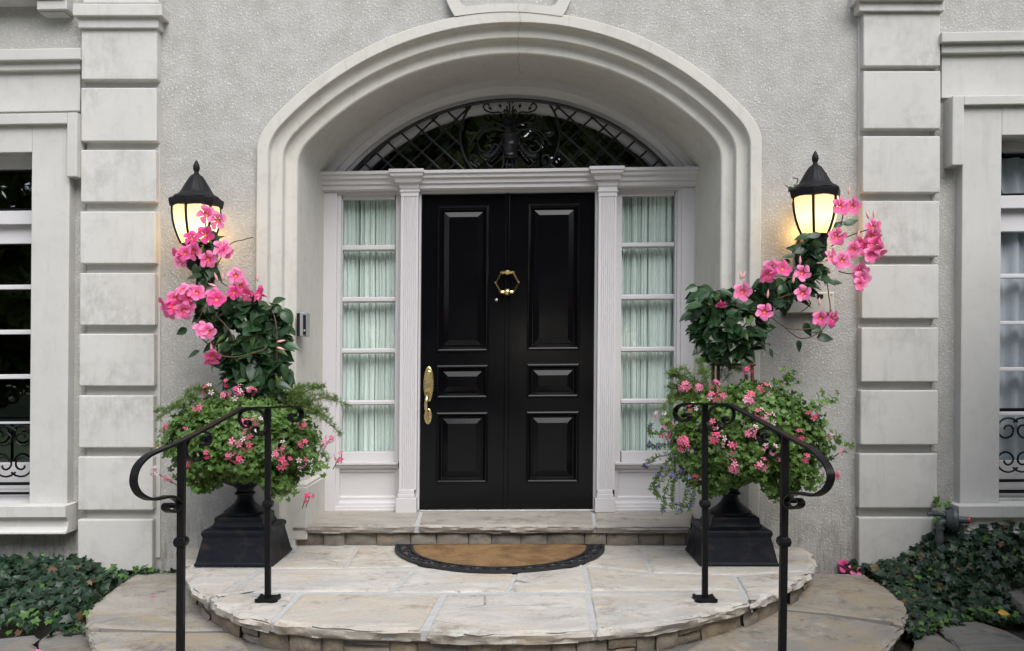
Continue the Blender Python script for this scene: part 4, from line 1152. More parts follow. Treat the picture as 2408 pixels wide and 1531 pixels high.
# ================================================================== HANDRAILS
def rail(side):
    if side < 0:
        bx, fx = (630 - CX)*4.49/F, (426 - CX)*3.55/F
        O, S_ = (267.6, 735.8), .5194
        label = 'black iron handrail before the urn nearer the intercom'
    else:
        bx, fx = (1657.5 - CX)*4.49/F, (1843 - CX)*3.55/F
        O, S_ = (1471.6, 735.8), .5194
        label = 'black iron handrail before the urn with trailing purple flowers'
    B = Vector((bx, 4.49, 0)); Fp = Vector((fx, 3.55, 0)); dirv = (Fp - B).normalized(); nrm = Vector((dirv.y, -dirv.x, 0))
    def pp(x, y):
        px, py = O[0] + x*S_, O[1] + y*S_
        d = Vector(((px - CX)/F, 1, (CY - py)/F)); o = Vector((0, 0, ZC))
        t = (B - o).dot(nrm) / d.dot(nrm); return o + d*t
    h = thing('handrail', (bx, 4.49, Z_L), label, 'handrail', 'iron handrails of the front steps')
    pw = 0.0140
    def post(px_, py_, z0, z1, zc_, lean, plate):
        p = MB(); rows = []
        for z in (z0, z1):
            ox = lean*(z - zc_)
            rows.append([(px_ + ox - pw, py_ - pw, z), (px_ + ox + pw, py_ - pw, z), (px_ + ox + pw, py_ + pw, z), (px_ + ox - pw, py_ + pw, z)])
        p.loft(rows, True); p.poly(rows[1]); p.poly(rows[0][::-1])
        po = p.build('post', IRON, h, bevel=0.002)
        c = MB()
        rr = []
        for r_, z in ((0.016, -0.020), (0.023, -0.014), (0.026, 0), (0.023, 0.014), (0.016, 0.020)):
            rr.append([(px_ + sx*r_, py_ + sy*r_, zc_ + z) for sx, sy in ((-1, -1), (1, -1), (1, 1), (-1, 1))])
        c.loft(rr, True); c.build('collar', IRON, po, bevel=0.006)
        if plate is not None:
            b = MB(); q = []
            for k in range(24):
                a = 2*pi*k/24; r_ = 0.062*(1 + 0.16*cos(4*(a - pi/4)))
                q.append((r_*cos(a), r_*sin(a)))
            b.loft([[(px_ + x, py_ + y, plate) for x, y in q], [(px_ + x, py_ + y, plate + 0.010) for x, y in q], [(px_ + x*.8, py_ + y*.8, plate + 0.016) for x, y in q]], True)
            b.poly([(px_ + x*.8, py_ + y*.8, plate + 0.016) for x, y in q]); b.build('base_plate', IRON, po, smooth=True, auto=40)
            for sx in (-1, 1):
                for sy in (-1, 1):
                    s = MB(); s.lathe([(0.009, 0), (0.009, 0.005), (0.004, 0.008)], (px_ + sx*0.045, py_ + sy*0.045, plate + 0.012), 10); s.build('screw', IRON, po, smooth=True)
    zb = pp(699 if side < 0 else 358, 434 if side < 0 else 417).z
    zf = pp(304 if side < 0 else 730, 585 if side < 0 else 560).z
    post(bx, 4.49, Z_L, zb, ZC - 0.716, 0.0, Z_L)
    post(fx, 3.55, Z_S, zf, ZC - 0.716, 0.006 if side < 0 else 0.014, Z_S)
    if side < 0:
        top = [(818,476),(806,470),(808,456),(824,452),(838,466),(832,484),(812,492),(788,488),(776,470),(782,448),(805,432),(835,436),(850,462),(840,486)]
        path = [(822,466),(812,458),(799,464),(799,480),(816,491),(838,483),(850,458),(838,433),(800,424),(715,428),(640,430),(592,432),(568,439),(540,455),(430,515),(300,583),(200,625),(150,650),(110,690),(92,735),(92,780),(115,820),(160,843),(205,840),(250,831),(285,845),(297,868),(285,893),(255,900),(232,885),(238,868),(258,866),(264,880)]
        mx = lambda x, y: (x, y); mf = lambda x, y: (x, y)
    else:
        path = [(262,470),(272,458),(288,462),(288,478),(270,490),(245,484),(226,464),(228,435),(262,414),(342,412),(440,414),(472,417),(500,430),(600,485),(740,562),(830,610),(880,650),(915,695),(928,740),(918,780),(895,808),(860,825),(820,822),(770,815),(740,830),(728,855),(740,880),(775,882),(795,865),(785,845),(765,845),(760,858)]
        mx = lambda x, y: (1058 - x, y - 17); mf = lambda x, y: (1036 - x, y - 15)
    t = MB(); t.flat([pp(p[0], p[1]) for p in catmull([Vector((x, y, 0)) for x, y in path], 6)], nrm, 0.028, 0.010)
    t.build('top_rail', IRON, h, smooth=True, auto=40)
    cb = [(605,505),(595,500),(598,490),(612,490),(617,505),(604,519),(582,512),(568,480),(576,452),(605,438),(650,440),(678,462),(688,500),(682,535),(662,553),(638,550),(626,532),(636,517),(652,520),(652,532)]
    cf = [(402,580),(396,572),(404,562),(418,568),(418,586),(402,596),(398,598),(425,597),(438,575),(428,548),(395,538),(352,558),(328,600),(328,640),(350,668),(384,665),(397,646),(386,629),(366,632),(368,646)]
    for q, m_ in ((cb, mx), (cf, mf)):
        s = MB(); s.flat([pp(p[0], p[1]) for p in catmull([Vector((*m_(x, y), 0)) for x, y in q], 5)], nrm, 0.015, 0.008); s.build('scroll', IRON, h, smooth=True, auto=40)
rail(-1); rail(1)

# ================================================================== LANTERNS
def lantern(px, topy, label, rot):
    Y = 5.53; s = 1.0
    g = at(px, topy + 190, Y)                         # foot of the glass
    L_ = thing('wall_lantern', g, label, 'lantern', 'lit lanterns on the stucco wall')
    k = Y/F
    n = 6
    def hexr(r, z, m=6, rt=rot): return [(g.x + r*cos(2*pi*i/m + rt), g.y + r*sin(2*pi*i/m + rt), g.z + z) for i in range(m)]
    # glass: six bowed panels
    gp = [(0.085, 0.0), (0.104, 0.04), (0.121, 0.09), (0.133, 0.14), (0.138, 0.19), (0.138, 0.235)]
    gl = MB(); rows = []
    for r, z in gp: rows.append([(r*cos(2*pi*i/24), r*sin(2*pi*i/24), z) for i in range(24)])
    gl.loft(rows, True)
    me = gl.mesh('glass', LAMPGL, smooth=True)
    o = bpy.data.objects.new('glass', me); COL.objects.link(o); o.parent = L_
    for i in range(n):
        a = 2*pi*i/n + rot; pts = [(g.x + (r + 0.004)*cos(a), g.y + (r + 0.004)*sin(a), g.z + z) for r, z in gp]
        b = MB(); b.tube(pts, 0.0085, 6); b.build('rib', LANT, L_, smooth=True)
    c = MB()
    r0 = hexr(0.138, 0.222); r1 = hexr(0.158, 0.228); r2 = hexr(0.164, 0.255); r3 = hexr(0.166, 0.272); r4 = hexr(0.150, 0.283)
    for a, b in ((r0, r1), (r1, r2), (r2, r3), (r3, r4)): c.loft([a, b], True)
    c.poly(r4); c.build('rim', LANT, L_, bevel=0.006)
    cap = MB(); cap.lathe([(0.142, 0.280), (0.132, 0.294), (0.108, 0.306), (0.098, 0.318), (0.088, 0.336), (0.074, 0.362), (0.056, 0.392), (0.040, 0.416), (0.026, 0.428), (0.016, 0.434), (0.014, 0.440)], g, 64, flute=14, fl_from=(0.33, 0.42)); cap.build('cap', LANT, L_, smooth=True, auto=50)
    fi = MB(); fi.lathe([(0.018, 0.436), (0.012, 0.444), (0.016, 0.452), (0.021, 0.468), (0.019, 0.486), (0.010, 0.508), (0.002, 0.520)], g, 14); fi.build('finial', LANT, L_, smooth=True)
    b = MB(); b.lathe([(0.03, -0.17), (0.05, -0.155), (0.066, -0.13), (0.070, -0.02), (0.084, -0.012), (0.090, 0.0), (0.06, 0.004)], g, 20); b.build('holder', LANT, L_, smooth=True, auto=40)
    a = MB(); a.tube(catmull([(g.x, g.y, g.z - 0.12), (g.x, g.y + 0.05, g.z - 0.17), (g.x, g.y + 0.13, g.z - 0.16), (g.x, YW - 0.02, g.z - 0.10)], 5), 0.020, 8); a.build('arm', LANT, L_, smooth=True)
    p = MB(); q = [(0.058*cos(2*pi*i/24), 0.14*sin(2*pi*i/24)) for i in range(24)]
    p.loft([[(g.x + x, YW + 0.01, g.z - 0.10 + z) for x, z in q], [(g.x + x, YW - 0.016, g.z - 0.10 + z) for x, z in q], [(g.x + x*.8, YW - 0.028, g.z - 0.10 + z*.85) for x, z in q]], True); p.poly([(g.x + x*.8, YW - 0.028, g.z - 0.10 + z*.85) for x, z in q])
    p.build('back_plate', LANT, L_, smooth=True, auto=40)
    lt = MB(); lt.tube(catmull([(g.x, g.y + 0.02, g.z - 0.17), (g.x - 0.01, g.y + 0.04, g.z - 0.24), (g.x - 0.03, g.y + 0.04, g.z - 0.29), (g.x - 0.015, g.y + 0.04, g.z - 0.33), (g.x + 0.01, g.y + 0.04, g.z - 0.30)], 5), 0.008, 6); lt.build('tail', LANT, L_, smooth=True)
    li = bpy.data.objects.new('lamp_glow', bpy.data.lights.new('lamp_glow', 'POINT')); COL.objects.link(li); li.parent = L_
    li.data.energy = 1.3; li.data.color = (1.0, 0.52, 0.17); li.data.shadow_soft_size = 0.05; li.location = (0, 0.155, 0.02)
lantern(462, 384, 'lit black wall lantern nearer the window with the dark panes', 0.42)
lantern(1917, 362, 'lit black wall lantern above the cream wall box', 0.12)

# ================================================================== SMALL WALL THINGS
ic = thing('intercom', at(708, 763, 5.8), 'small grey and black door intercom on the arch reveal', 'intercom')
YI_ = 5.775; b = MB(); p0, p1 = at(697, 736, YI_), at(721, 790, YI_)
b.box(p0.x, p0.x + 0.022, YI_ + .002, YI_ + .09, p1.z, p0.z); b.build('back_box', BLACKP, ic, bevel=0.003)
b = MB(); b.box(p0.x + 0.0225, p1.x, YI_ - .006, YI_ + .095, p1.z - 0.003, p0.z + 0.003); b.build('cover', GREYP, ic, bevel=0.004)
b = MB(); b.box(p1.x - 0.021, p1.x - 0.002, YI_ - .010, YI_ - .0055, p1.z + 0.006, p0.z - 0.012); b.build('face_plate', BLACKP, ic, bevel=0.001)
b = MB(); b.lathe([(0.006, 0), (0.006, 0.003), (0.003, 0.005)], (0, 0, 0), 12); b.v = [Vector((p1.x - 0.0115 + v.x, YI_ - .0095 - v.z, p1.z + 0.035 + v.y)) for v in b.v]; b.build('button', PLASTIC, ic)

bx = thing('wall_box', at(1900, 711, 5.72), 'cream plastic box on the stucco behind the vine below the lantern', 'wall box')
b = MB(); q0, q1 = at(1840, 687, 5.70), at(1962, 736, 5.70); b.box(q0.x, q1.x, 5.70, 5.755, q1.z, q0.z); b.build('cover', PLASTIC, bx, bevel=0.006)
b = MB(); q0, q1 = at(1922, 692, 5.695), at(1936, 701, 5.695); b.box(q0.x, q1.x, 5.694, 5.701, q1.z, q0.z); b.build('socket', BLACKP, bx)
for x_, y_ in ((1955, 693), (1955, 730), (1846, 693)):
    q = at(x_, y_, 5.698); b = MB(); b.lathe([(0.005, 0), (0.004, 0.003)], (0, 0, 0), 8); b.v = [Vector((q.x + v.x, 5.6995 - v.z, q.z + v.y)) for v in b.v]; b.build('screw', STEEL, bx)

gr = thing('gas_regulator', at(2240, 1310, 5.62), 'dark grey gas regulator and pipes with red cap in the ivy', 'gas regulator')
YG = 5.58
def G(x, y, dy=0.0): return at(1940 + x*.2573, 1137 + y*.2573, YG + dy)
b = MB()
q = G(1185, 330); ax = Vector((1, -0.35, 0)).normalized()
def disc(rs, name, mat, c, axis=ax):
    m = MB(); u_ = axis.orthogonal().normalized(); v_ = axis.cross(u_)
    rows = [[c + axis*d + (u_*cos(2*pi*k/24) + v_*sin(2*pi*k/24))*r for k in range(24)] for r, d in rs]
    m.loft(rows, True); m.poly(rows[0][::-1]); m.poly(rows[-1]); m.build(name, mat, gr, smooth=True, auto=35)
disc([(0.02, -0.06), (0.05, -0.05), (0.068, -0.015), (0.076, -0.012), (0.076, 0.0), (0.076, 0.008), (0.06, 0.014), (0.03, 0.022)], 'diaphragm', GASP, q)
disc([(0.022, 0.02), (0.022, 0.075)], 'spring_tube', GASP, q)
disc([(0.023, 0.075), (0.023, 0.084), (0.015, 0.088)], 'cap', REDP, q)
m = MB(); m.tube([G(1240, 380, 0.02), G(1222, 640, 0.02)], 0.019, 10); m.tube([G(1240, 430, 0.02), G(1238, 445, 0.02)], 0.025, 10); m.tube([G(1226, 610, 0.02), G(1222, 660, 0.02)], 0.025, 10); m.build('outlet_pipe', GASP, gr, smooth=True, auto=40)
m = MB(); m.tube(catmull([G(1190, 355), G(1110, 350), G(1060, 355), G(1050, 385), G(1048, 500), G(1045, 760)], 4), 0.022, 10); m.tube([G(1052, 390), G(1052, 420)], 0.028, 10); m.tube([G(1048, 480), G(1048, 530)], 0.027, 10); m.tube([G(1120, 350), G(1150, 352)], 0.028, 10); m.build('inlet_pipe', GASP, gr, smooth=True, auto=40)
m = MB(); m.tube([G(1150, 300), G(1000, 275), G(940, 283)], [0.014, 0.012, 0.012], 8); m.tube([G(1010, 276), G(990, 277)], 0.019, 8); m.build('vent_pipe', GASP, gr, smooth=True, auto=40)

# ================================================================== PLANTS
LEAF_M = m_leaf('mandevilla_leaf', (0.018, 0.048, 0.020), (0.042, 0.095, 0.038), 0.30)
LEAF_MY = m_leaf('young_mandevilla_leaf', (0.06, 0.12, 0.03), (0.09, 0.16, 0.045), 0.35)
LEAF_G = m_leaf('geranium_leaf', (0.055, 0.122, 0.020), (0.13, 0.235, 0.046), 0.45, trans=.18)
MASS_G = m_leafmass('geranium_foliage', (0.044, 0.100, 0.018), (0.118, 0.215, 0.044), 0.45, .18)
LEAF_I = m_leaf('ivy_leaf', (0.010, 0.028, 0.016), (0.022, 0.050, 0.026), 0.38)
LEAF_IY = m_leaf('young_ivy_leaf', (0.06, 0.14, 0.025), (0.12, 0.24, 0.05), 0.45)
LEAF_IB = m_leaf('withered_ivy_leaf', (0.10, 0.055, 0.025), (0.22, 0.15, 0.05), 0.6)
MASS_I = m_leafmass('ivy_foliage', (0.010, 0.028, 0.014), (0.028, 0.062, 0.028), 0.4)
FERN = m_leafmass('fern_green', (0.09, 0.16, 0.03), (0.16, 0.25, 0.06), 0.55, 0.25)
PINK = m_petal('pink_petal', (0.72, 0.055, 0.26), (0.88, 0.19, 0.44))
PINKL = m_petal('pale_pink_petal_edge', (0.80, 0.10, 0.33), (0.94, 0.34, 0.58))
THROAT = m_simple('crimson_throat', (0.66, 0.035, 0.14), 0.6)
EYE = m_simple('orange_eye', (0.70, 0.25, 0.03), 0.6)
BUDM = m_simple('pale_pink_bud', (0.80, 0.42, 0.42), 0.55)
CORAL = m_petal('coral_petal', (0.86, 0.11, 0.26), (0.93, 0.30, 0.48))
PALE = m_petal('pale_petal', (0.85, 0.62, 0.68), (0.90, 0.72, 0.76))
PURPLE = m_simple('purple_petal', (0.20, 0.13, 0.45), 0.6)

def leaf_grid(L, W, fold, droop, shape, n=7, wav=0.0):
    mb = MB(); mb.keep = 1; rows = []
    for i in range(n + 1):
        t = i/n; wv = W*shape(t); y = L*t; z = -droop*t*t*L
        e = fold*wv + wav*sin(t*9)*W
        rows.append([(-wv, y, z + e), (-wv*.5, y + 0.004*L, z + e*.42), (0, y, z), (wv*.5, y + 0.004*L, z + e*.42), (wv, y, z + e*0.9)])
    mb.loft(rows); return mb
ov = lambda t: (sin(pi*min(1, t*1.02)**0.82) ** 0.8 if 0 < t < 1 else 0.02) * (1 - 0.25*t)
ML = [leaf_grid(1.0, 0.24 + 0.035*k, 0.14 + 0.10*(k % 3), 0.10 + 0.14*(k % 4), ov, 8, 0.05).mesh('leaf', LEAF_M, smooth=True) for k in range(5)]
MLY = [leaf_grid(1.0, 0.22, 0.4, 0.2 + .2*k, ov, 6).mesh('leaf', LEAF_MY, smooth=True) for k in range(2)]
def lobed(rad, n_l, depth, cup, mat, name='leaf', seed=0, rings=1):
    r_ = random.Random(seed); mb = MB(); mb.keep = 1; pts = []
    m = len(rad)
    for a, r in rad:
        a += r_.uniform(-.05, .05); r *= r_.uniform(.92, 1.08)
        pts.append((r*sin(a), r*cos(a), cup*r*r + r_.uniform(-.05, .05)))
    c = (0, 0, 0); ring = [(x*.5, y*.5, z*.3) for x, y, z in pts]
    mb.add([c] + ring + pts, [(0, 1 + (i+1) % m, 1 + i) for i in range(m)] + [(1 + i, 1 + (i+1) % m, 1 + m + (i+1) % m, 1 + m + i) for i in range(m)])
    return mb
def ger_rad():
    out = []
    for k in range(5):
        a = (k - 2)*1.05
        out += [(a - 0.30, 0.86), (a, 1.0), (a + 0.30, 0.86), (a + 0.52, 0.60)]
    out[-1] = (pi, 0.12); return out
def ivy_rad():
    return [(0.0, 1.15), (0.28, 0.72), (0.55, 0.62), (0.85, 0.98), (1.15, 0.62), (1.6, 0.55), (2.05, 0.72), (2.5, 0.5), (pi, 0.25), (-2.5, 0.5), (-2.05, 0.72), (-1.6, 0.55), (-1.15, 0.62), (-0.85, 0.98), (-0.55, 0.62), (-0.28, 0.72)]
GLm = [lobed(ger_rad(), 5, .3, 0.30 - 0.2*k, LEAF_G, seed=k) for k in range(4)]
GL = [m.mesh('leaf', LEAF_G, smooth=True) for m in GLm]
ILm = [lobed(ivy_rad(), 5, .3, 0.12 - 0.22*k, LEAF_I, seed=10 + k) for k in range(3)]
IL = [m.mesh('leaf', LEAF_I, smooth=True) for m in ILm]
ILY = [m.mesh('leaf', LEAF_IY, smooth=True) for m in ILm[:2]]
ILB = [m.mesh('leaf', LEAF_IB, smooth=True) for m in ILm[1:]]

def blossom_mesh(seed):
    r_ = random.Random(seed); mb = MB(); mb.keep = 1
    for k in range(5):
        a0 = 2*pi*k/5 + r_.uniform(-.08, .08); ca, sa = cos(a0), sin(a0); bend = r_.uniform(.05, .32); tw = 0.16
        rows = []
        for i in range(6):
            t = i/5; rr = 0.16 + 0.84*t
            wv = (0.09 + 0.345*sin(min(1, t*1.06)*pi*0.62)**1.35) * (1 if t < .9 else 0.66) * r_.uniform(.95, 1.05)
            row = []
            for u in (-1, -.5, 0, .5, 1):
                x = rr*(1 - 0.10*u*u*t) + 0.10*u*t; y = wv*u
                z = 0.12*t - bend*t*t - 0.26*(1 - t)**2.2 + tw*u*wv + 0.05*abs(u)
                row.append((x*ca - y*sa, x*sa + y*ca, z))
            rows.append(row)
        mb.loft(rows[1:4], mi=0); mb.loft(rows[3:], mi=3); mb.loft(rows[:2], mi=1)
    # eye and tube
    n = 10
    mb.add([(0.15*cos(2*pi*i/n), 0.15*sin(2*pi*i/n), -0.27) for i in range(n)] + [(0, 0, -0.34)], [(i, (i+1) % n, n) for i in range(n)], 2)
    mb.loft([[(r*cos(2*pi*i/n), r*sin(2*pi*i/n), z) for i in range(n)] for r, z in ((0.22, -0.22), (0.17, -0.42), (0.07, -0.85), (0.04, -1.1))], True, 0)
    return mb.mesh('blossom', [PINK, THROAT, EYE, PINKL], smooth=True)
BLO = [blossom_mesh(k) for k in range(5)]
def bud_mesh():
    mb = MB(); mb.lathe([(0.02, 0), (0.10, 0.15), (0.16, 0.45), (0.10, 0.8), (0.01, 1.1)], (0, 0, 0), 8); mb.v = [Vector((v.x, v.z, v.y)) for v in mb.v]; return mb.mesh('bud', BUDM, smooth=True)
BUD = bud_mesh()
def umbel_mesh(seed, n_fl):
    r_ = random.Random(seed); mb = MB(); mb.keep = 1
    for f in range(n_fl):
        th_, ph = r_.uniform(0, 2*pi), math.acos(r_.uniform(-.25, 1)); rad = r_.uniform(.65, 1.15)
        d = Vector((sin(ph)*cos(th_), sin(ph)*sin(th_), cos(ph)))
        c = d*rad; fm = frame(c, d.orthogonal(), (d + Vector((0, 0, .8))).normalized(), 0.56)
        rt = r_.uniform(0, 6.3); mi = 1 if r_.random() < 0.12 else 0
        for k in range(5):
            a = rt + (k if k < 2 else k + 0.15)*2*pi/5; L_ = 1.0; wv = 0.30
            ax_, ay = cos(a), sin(a)
            P = [(0.08, 0, 0), (0.62, -wv*.9, .1), (1.0, -wv*.6, .12), (1.08, wv*.4, .1), (0.62, wv*.9, .1)]
            mb.add([fm @ Vector((x*ax_ - y*ay, x*ay + y*ax_, z)) for x, y, z in P], [(0, 1, 2, 3, 4)], mi)
    return mb.mesh('flower_head', [CORAL, PALE], smooth=False)
UMB = [umbel_mesh(k, n_) for k, n_ in enumerate((4, 5, 7, 9))]

def rdir(r_, base, spread):
    v = Vector(base) + Vector((r_.gauss(0, spread), r_.gauss(0, spread), r_.gauss(0, spread))); return v.normalized()
CAMP = Vector((0, 0, ZC))

# ---- geraniums
def geranium(root, cpx, cpy, Yc, rx, rz, ry, flowers, O, S_, label, seed, extra):
    r_ = random.Random(seed)
    g = thing('geranium', root, label, 'flowering plant', 'trailing geraniums in the urns')
    C = at(cpx, cpy, Yc); L_ = []
    N = 5600
    for i in range(N):
        d = Vector((r_.gauss(0, 1), r_.gauss(0, 1), r_.gauss(0, 1))).normalized()
        if d.y > 0.35: d.y = -d.y
        bump = 1 + 0.16*nz((d.x*2.4, d.y*2.4, d.z*2.4), 1, seed) + 0.10*nz((d.x*6, d.y*6, d.z*6), 1, seed + 5)
        depth = r_.uniform(0.78, 1.0) if i % 3 else r_.uniform(0.5, 0.85)
        rzz = rz if d.z > 0 else rz*(1.0 + 0.28*min(1, abs(d.x)*1.6))
        p = C + Vector((d.x*rx, d.y*ry, d.z*rzz))*bump*depth
        if d.z < -0.5 and abs(d.x) < 0.35: p.z += 0.06
        if p.y > YW - 0.09: p.y = YW - 0.09 - r_.uniform(0, .05)
        L_.append((p, d, depth*bump))
    for (ax_, ay, bx_, by, k) in extra:                   # trailing sprays
        for j in range(int(k*2.2)):
            t = r_.random(); p = at(ax_ + (bx_ - ax_)*t, ay + (by - ay)*t, Yc - ry*0.55) + Vector((r_.gauss(0, .025), r_.gauss(0, .05), r_.gauss(0, .02))); L_.append((p, (p - C).normalized(), 1.1))
    L_.sort(key=lambda q: (q[0] - CAMP).length)
    mass = MB(); mass.keep = 1; mass_s = []
    order = sorted(range(len(L_)), key=lambda i: -L_[i][2] + 0.25*r_.random())
    top = set([i for i in order if L_[i][1].y < 0.3][:300])
    for i, (p, d, dp) in enumerate(L_):
        n_ = rdir(r_, d + Vector((0, -0.30, 0.55)), 0.36); up = rdir(r_, (d.x*.6, d.y*.4, -0.75), 0.5)
        s = r_.uniform(0.0145, 0.0255)
        M = frame(p, up, n_, s); k = r_.randrange(4)
        if i in top: inst('leaf', GL[k], g, M)
        else: mass.add([M @ v for v in GLm[k].v], GLm[k].f)
    o = mass.build('foliage', MASS_G, g, smooth=True); o['kind'] = 'stuff'
    st = MB()
    for j in range(40):
        d = Vector((r_.gauss(0, 1), r_.gauss(-.4, .6), r_.gauss(0.1, 1))).normalized(); e_ = C + Vector((d.x*rx, d.y*ry, d.z*rz))*0.9
        st.tube(catmull([C + Vector((0, 0, -.1)), C + (e_ - C)*.6 + Vector((0, 0, .06)), e_], 4), 0.004, 4)
    for (zx, zy) in flowers:
        px, py = O[0] + zx*S_, O[1] + zy*S_
        u, v = (px - cpx)/(rx*F/Yc), (py - cpy)/(rz*F/Yc); q = max(0.0, 1 - u*u - v*v)
        Yf = Yc - ry*(0.25 + 0.80*sqrt(q))
        p = at(px, py, Yf); d = (p - C).normalized()
        k = r_.choice((0, 1, 1, 2, 2, 3)); M = frame(p, Vector((r_.uniform(-1, 1), 0, r_.uniform(-1, 1))), rdir(r_, d*.6 + Vector((0, -.7, .25)), .25), r_.uniform(0.023, 0.035))
        inst('flower_head', UMB[k], g, M)
        st.tube([p, p + Vector((-d.x*.06, 0.10, -0.08))], 0.003, 4)
    o = st.build('stem', STEM, g); o['kind'] = 'stuff'
    return g
FLL = [(430,353),(503,373),(550,372),(515,320),(580,352),(625,352),(382,428),(257,497),(230,525),(320,543),(200,603),(190,720),(243,750),(352,690),(382,740),(515,645),(560,658),(553,588),(600,592),(650,487),(598,503),(760,602),(740,640),(765,680),(780,668),(860,595),(857,505),(848,672),(950,590),(978,570),(1022,655),(870,835),(888,830),(618,545),(422,640),(375,735)]
FLR = [(550,258),(405,325),(262,335),(325,343),(390,380),(432,373),(630,350),(553,380),(840,463),(160,465),(190,510),(175,553),(250,605),(262,590),(305,430),(392,500),(400,565),(420,560),(470,605),(568,543),(585,540),(650,483),(610,463),(780,558),(935,568),(965,635),(948,730),(815,660),(700,662),(655,618),(495,690),(605,695),(615,680),(313,740),(560,395)]
geranium((UL[0], UL[1], 0.95), 575, 1035, 5.28, 0.455, 0.285, 0.36, FLL, (267.6, 735.8), .5194, 'trailing pink geranium in the urn nearer the intercom', 21,
         [(720, 1060, 760, 1110, 14), (640, 1120, 690, 1160, 26), (440, 1100, 470, 1150, 14), (380, 1000, 400, 1060, 12)])
geranium((UR[0], UR[1], 0.95), 1755, 1025, 5.26, 0.455, 0.33, 0.37, FLR, (1471.6, 735.8), .5194, 'trailing pink geranium in the urn with the purple trailing flowers', 22,
         [(1930, 1000, 1990, 1050, 16), (1900, 960, 1960, 930, 14), (1880, 1120, 1910, 1140, 12), (1780, 1120, 1830, 1160, 20), (1830, 900, 1870, 880, 14), (1590, 960, 1560, 1010, 10)])

# ---- asparagus fern sprays
def fern(root, sprays, label, seed):
    r_ = random.Random(seed); f = thing('asparagus_fern', root, label, 'fern', 'feathery ferns in the urns')
    mb = MB(); mb.keep = 1; st = MB()
    for (x0, y0, x1, y1, Y) in sprays:
        a, b = at(x0, y0, Y + 0.05), at(x1, y1, Y - 0.06)
        md = (a + b)/2 + Vector((0, 0, 0.05)); cp = catmull([a, md, b], 12); st.tube(cp, 0.0018, 4)
        for i, p in enumerate(cp[3:]):
            for q in range(5):
                d = rdir(r_, (b - a).normalized()*.5 + Vector((r_.uniform(-1, 1), r_.uniform(-.6, .6), r_.uniform(-1, 1))), .3); L_ = r_.uniform(.02, .05)*(1 - 0.5*i/len(cp))
                for j in range(6):
                    c = p + d*L_*(j + 1)/6
                    for w2 in range(2):
                        e_ = rdir(r_, d, .8); s = e_.orthogonal().normalized()*0.0011
                        mb.add([c - s, c + s, c + e_*0.013], [(0, 1, 2)])
    o = mb.build('fronds', FERN, f); o['kind'] = 'stuff'; o = st.build('stem', STEM, f); o['kind'] = 'stuff'
rf_ = random.Random(5)
SPL = [(640 + rf_.uniform(-40, 40), 960 + rf_.uniform(-20, 30), 700 + rf_.uniform(-20, 70), 925 + rf_.uniform(-25, 50), 5.3) for _ in range(14)] + [(690, 960, 820, 953, 5.2), (690, 970, 800, 1020, 5.2), (690, 960, 790, 935, 5.2), (700, 1000, 770, 1080, 5.2), (700, 980, 775, 985, 5.2), (480, 960, 372, 985, 5.2), (480, 950, 410, 955, 5.2), (520, 930, 450, 935, 5.25), (500, 940, 440, 925, 5.25), (520, 960, 480, 915, 5.3), (620, 930, 660, 900, 5.3), (470, 985, 368, 968, 5.2)]
fern((UL[0] + .2, UL[1], 0.95), SPL, 'feathery asparagus fern spilling toward the sidelight from the urn nearer the intercom', 3)
SPR = [(1650 + rf_.uniform(-20, 30), 940 + rf_.uniform(-30, 40), 1600 + rf_.uniform(-30, 50), 890 + rf_.uniform(-15, 60), 5.25) for _ in range(16)] + [(1640, 950, 1560, 960, 5.2), (1640, 900, 1580, 875, 5.2), (1660, 900, 1640, 850, 5.3), (1690, 900, 1720, 850, 5.35), (1700, 900, 1740, 870, 5.35), (1670, 890, 1690, 845, 5.35)]
fern((UR[0] - .2, UR[1], 0.95), SPR, 'feathery asparagus fern at the back of the urn with purple trailing flowers', 4)

# ---- trailing purple plant on the right urn
lo = thing('trailing_lobelia', (UR[0] - .25, UR[1] - .2, 0.9), 'thin stemmed trailing plant with tiny purple flowers hanging from the urn', 'trailing plant')
r_ = random.Random(8); st = MB(); lf = MB(); lf.keep = 1; flp = []
for (x0, y0, x1, y1, x2, y2) in ((1590,1060,1545,1110,1530,1150),(1600,1070,1560,1150,1560,1200),(1610,1080,1580,1170,1620,1195),(1620,1090,1610,1150,1600,1200),(1600,1060,1530,1080,1515,1098),(1590,1040,1550,1050,1525,1045),(1620,1100,1590,1130,1580,1190),(1630,1110,1625,1160,1625,1190),(1580,1070,1540,1130,1545,1165),(1590,1010,1540,1020,1530,1000),(1580,1090,1550,1160,1600,1205)):
    Y = 5.1 + r_.uniform(-.08, .1); cp = catmull([at(x0, y0, Y), at(x1 + r_.uniform(-8, 8), y1, Y), at(x2, y2, Y)], 12); st.tube(cp, 0.0022, 4)
    for p in cp:
        for q in range(4):
            d = rdir(r_, (0, -.2, 0), .7); s = d.cross(Vector((0, 1, 0.2))).normalized()*0.0038; pp_ = p + Vector((0, 0, r_.uniform(-.008, .008)))
            lf.add([pp_ - s*.3, pp_ + d*.012 - s, pp_ + d*.024, pp_ + d*.012 + s], [(0, 1, 2, 3)])
    for q in range(3): flp.append(cp[r_.randrange(3, len(cp))] + Vector((0, -.01, 0)))
    flp.append(cp[-1])
o = st.build('stem', STEM, lo); o['kind'] = 'stuff'; o = lf.build('foliage', MASS_G, lo); o['kind'] = 'stuff'
pf = MB(); pf.keep = 1
for k in range(5):
    a = 2*pi*k/5; pf.add([(0, 0, 0), (cos(a - .4)*.8, sin(a - .4)*.8, .15), (cos(a), sin(a), .1), (cos(a + .4)*.8, sin(a + .4)*.8, .15)], [(0, 1, 2, 3)])
pfm = pf.mesh('flower', PURPLE)
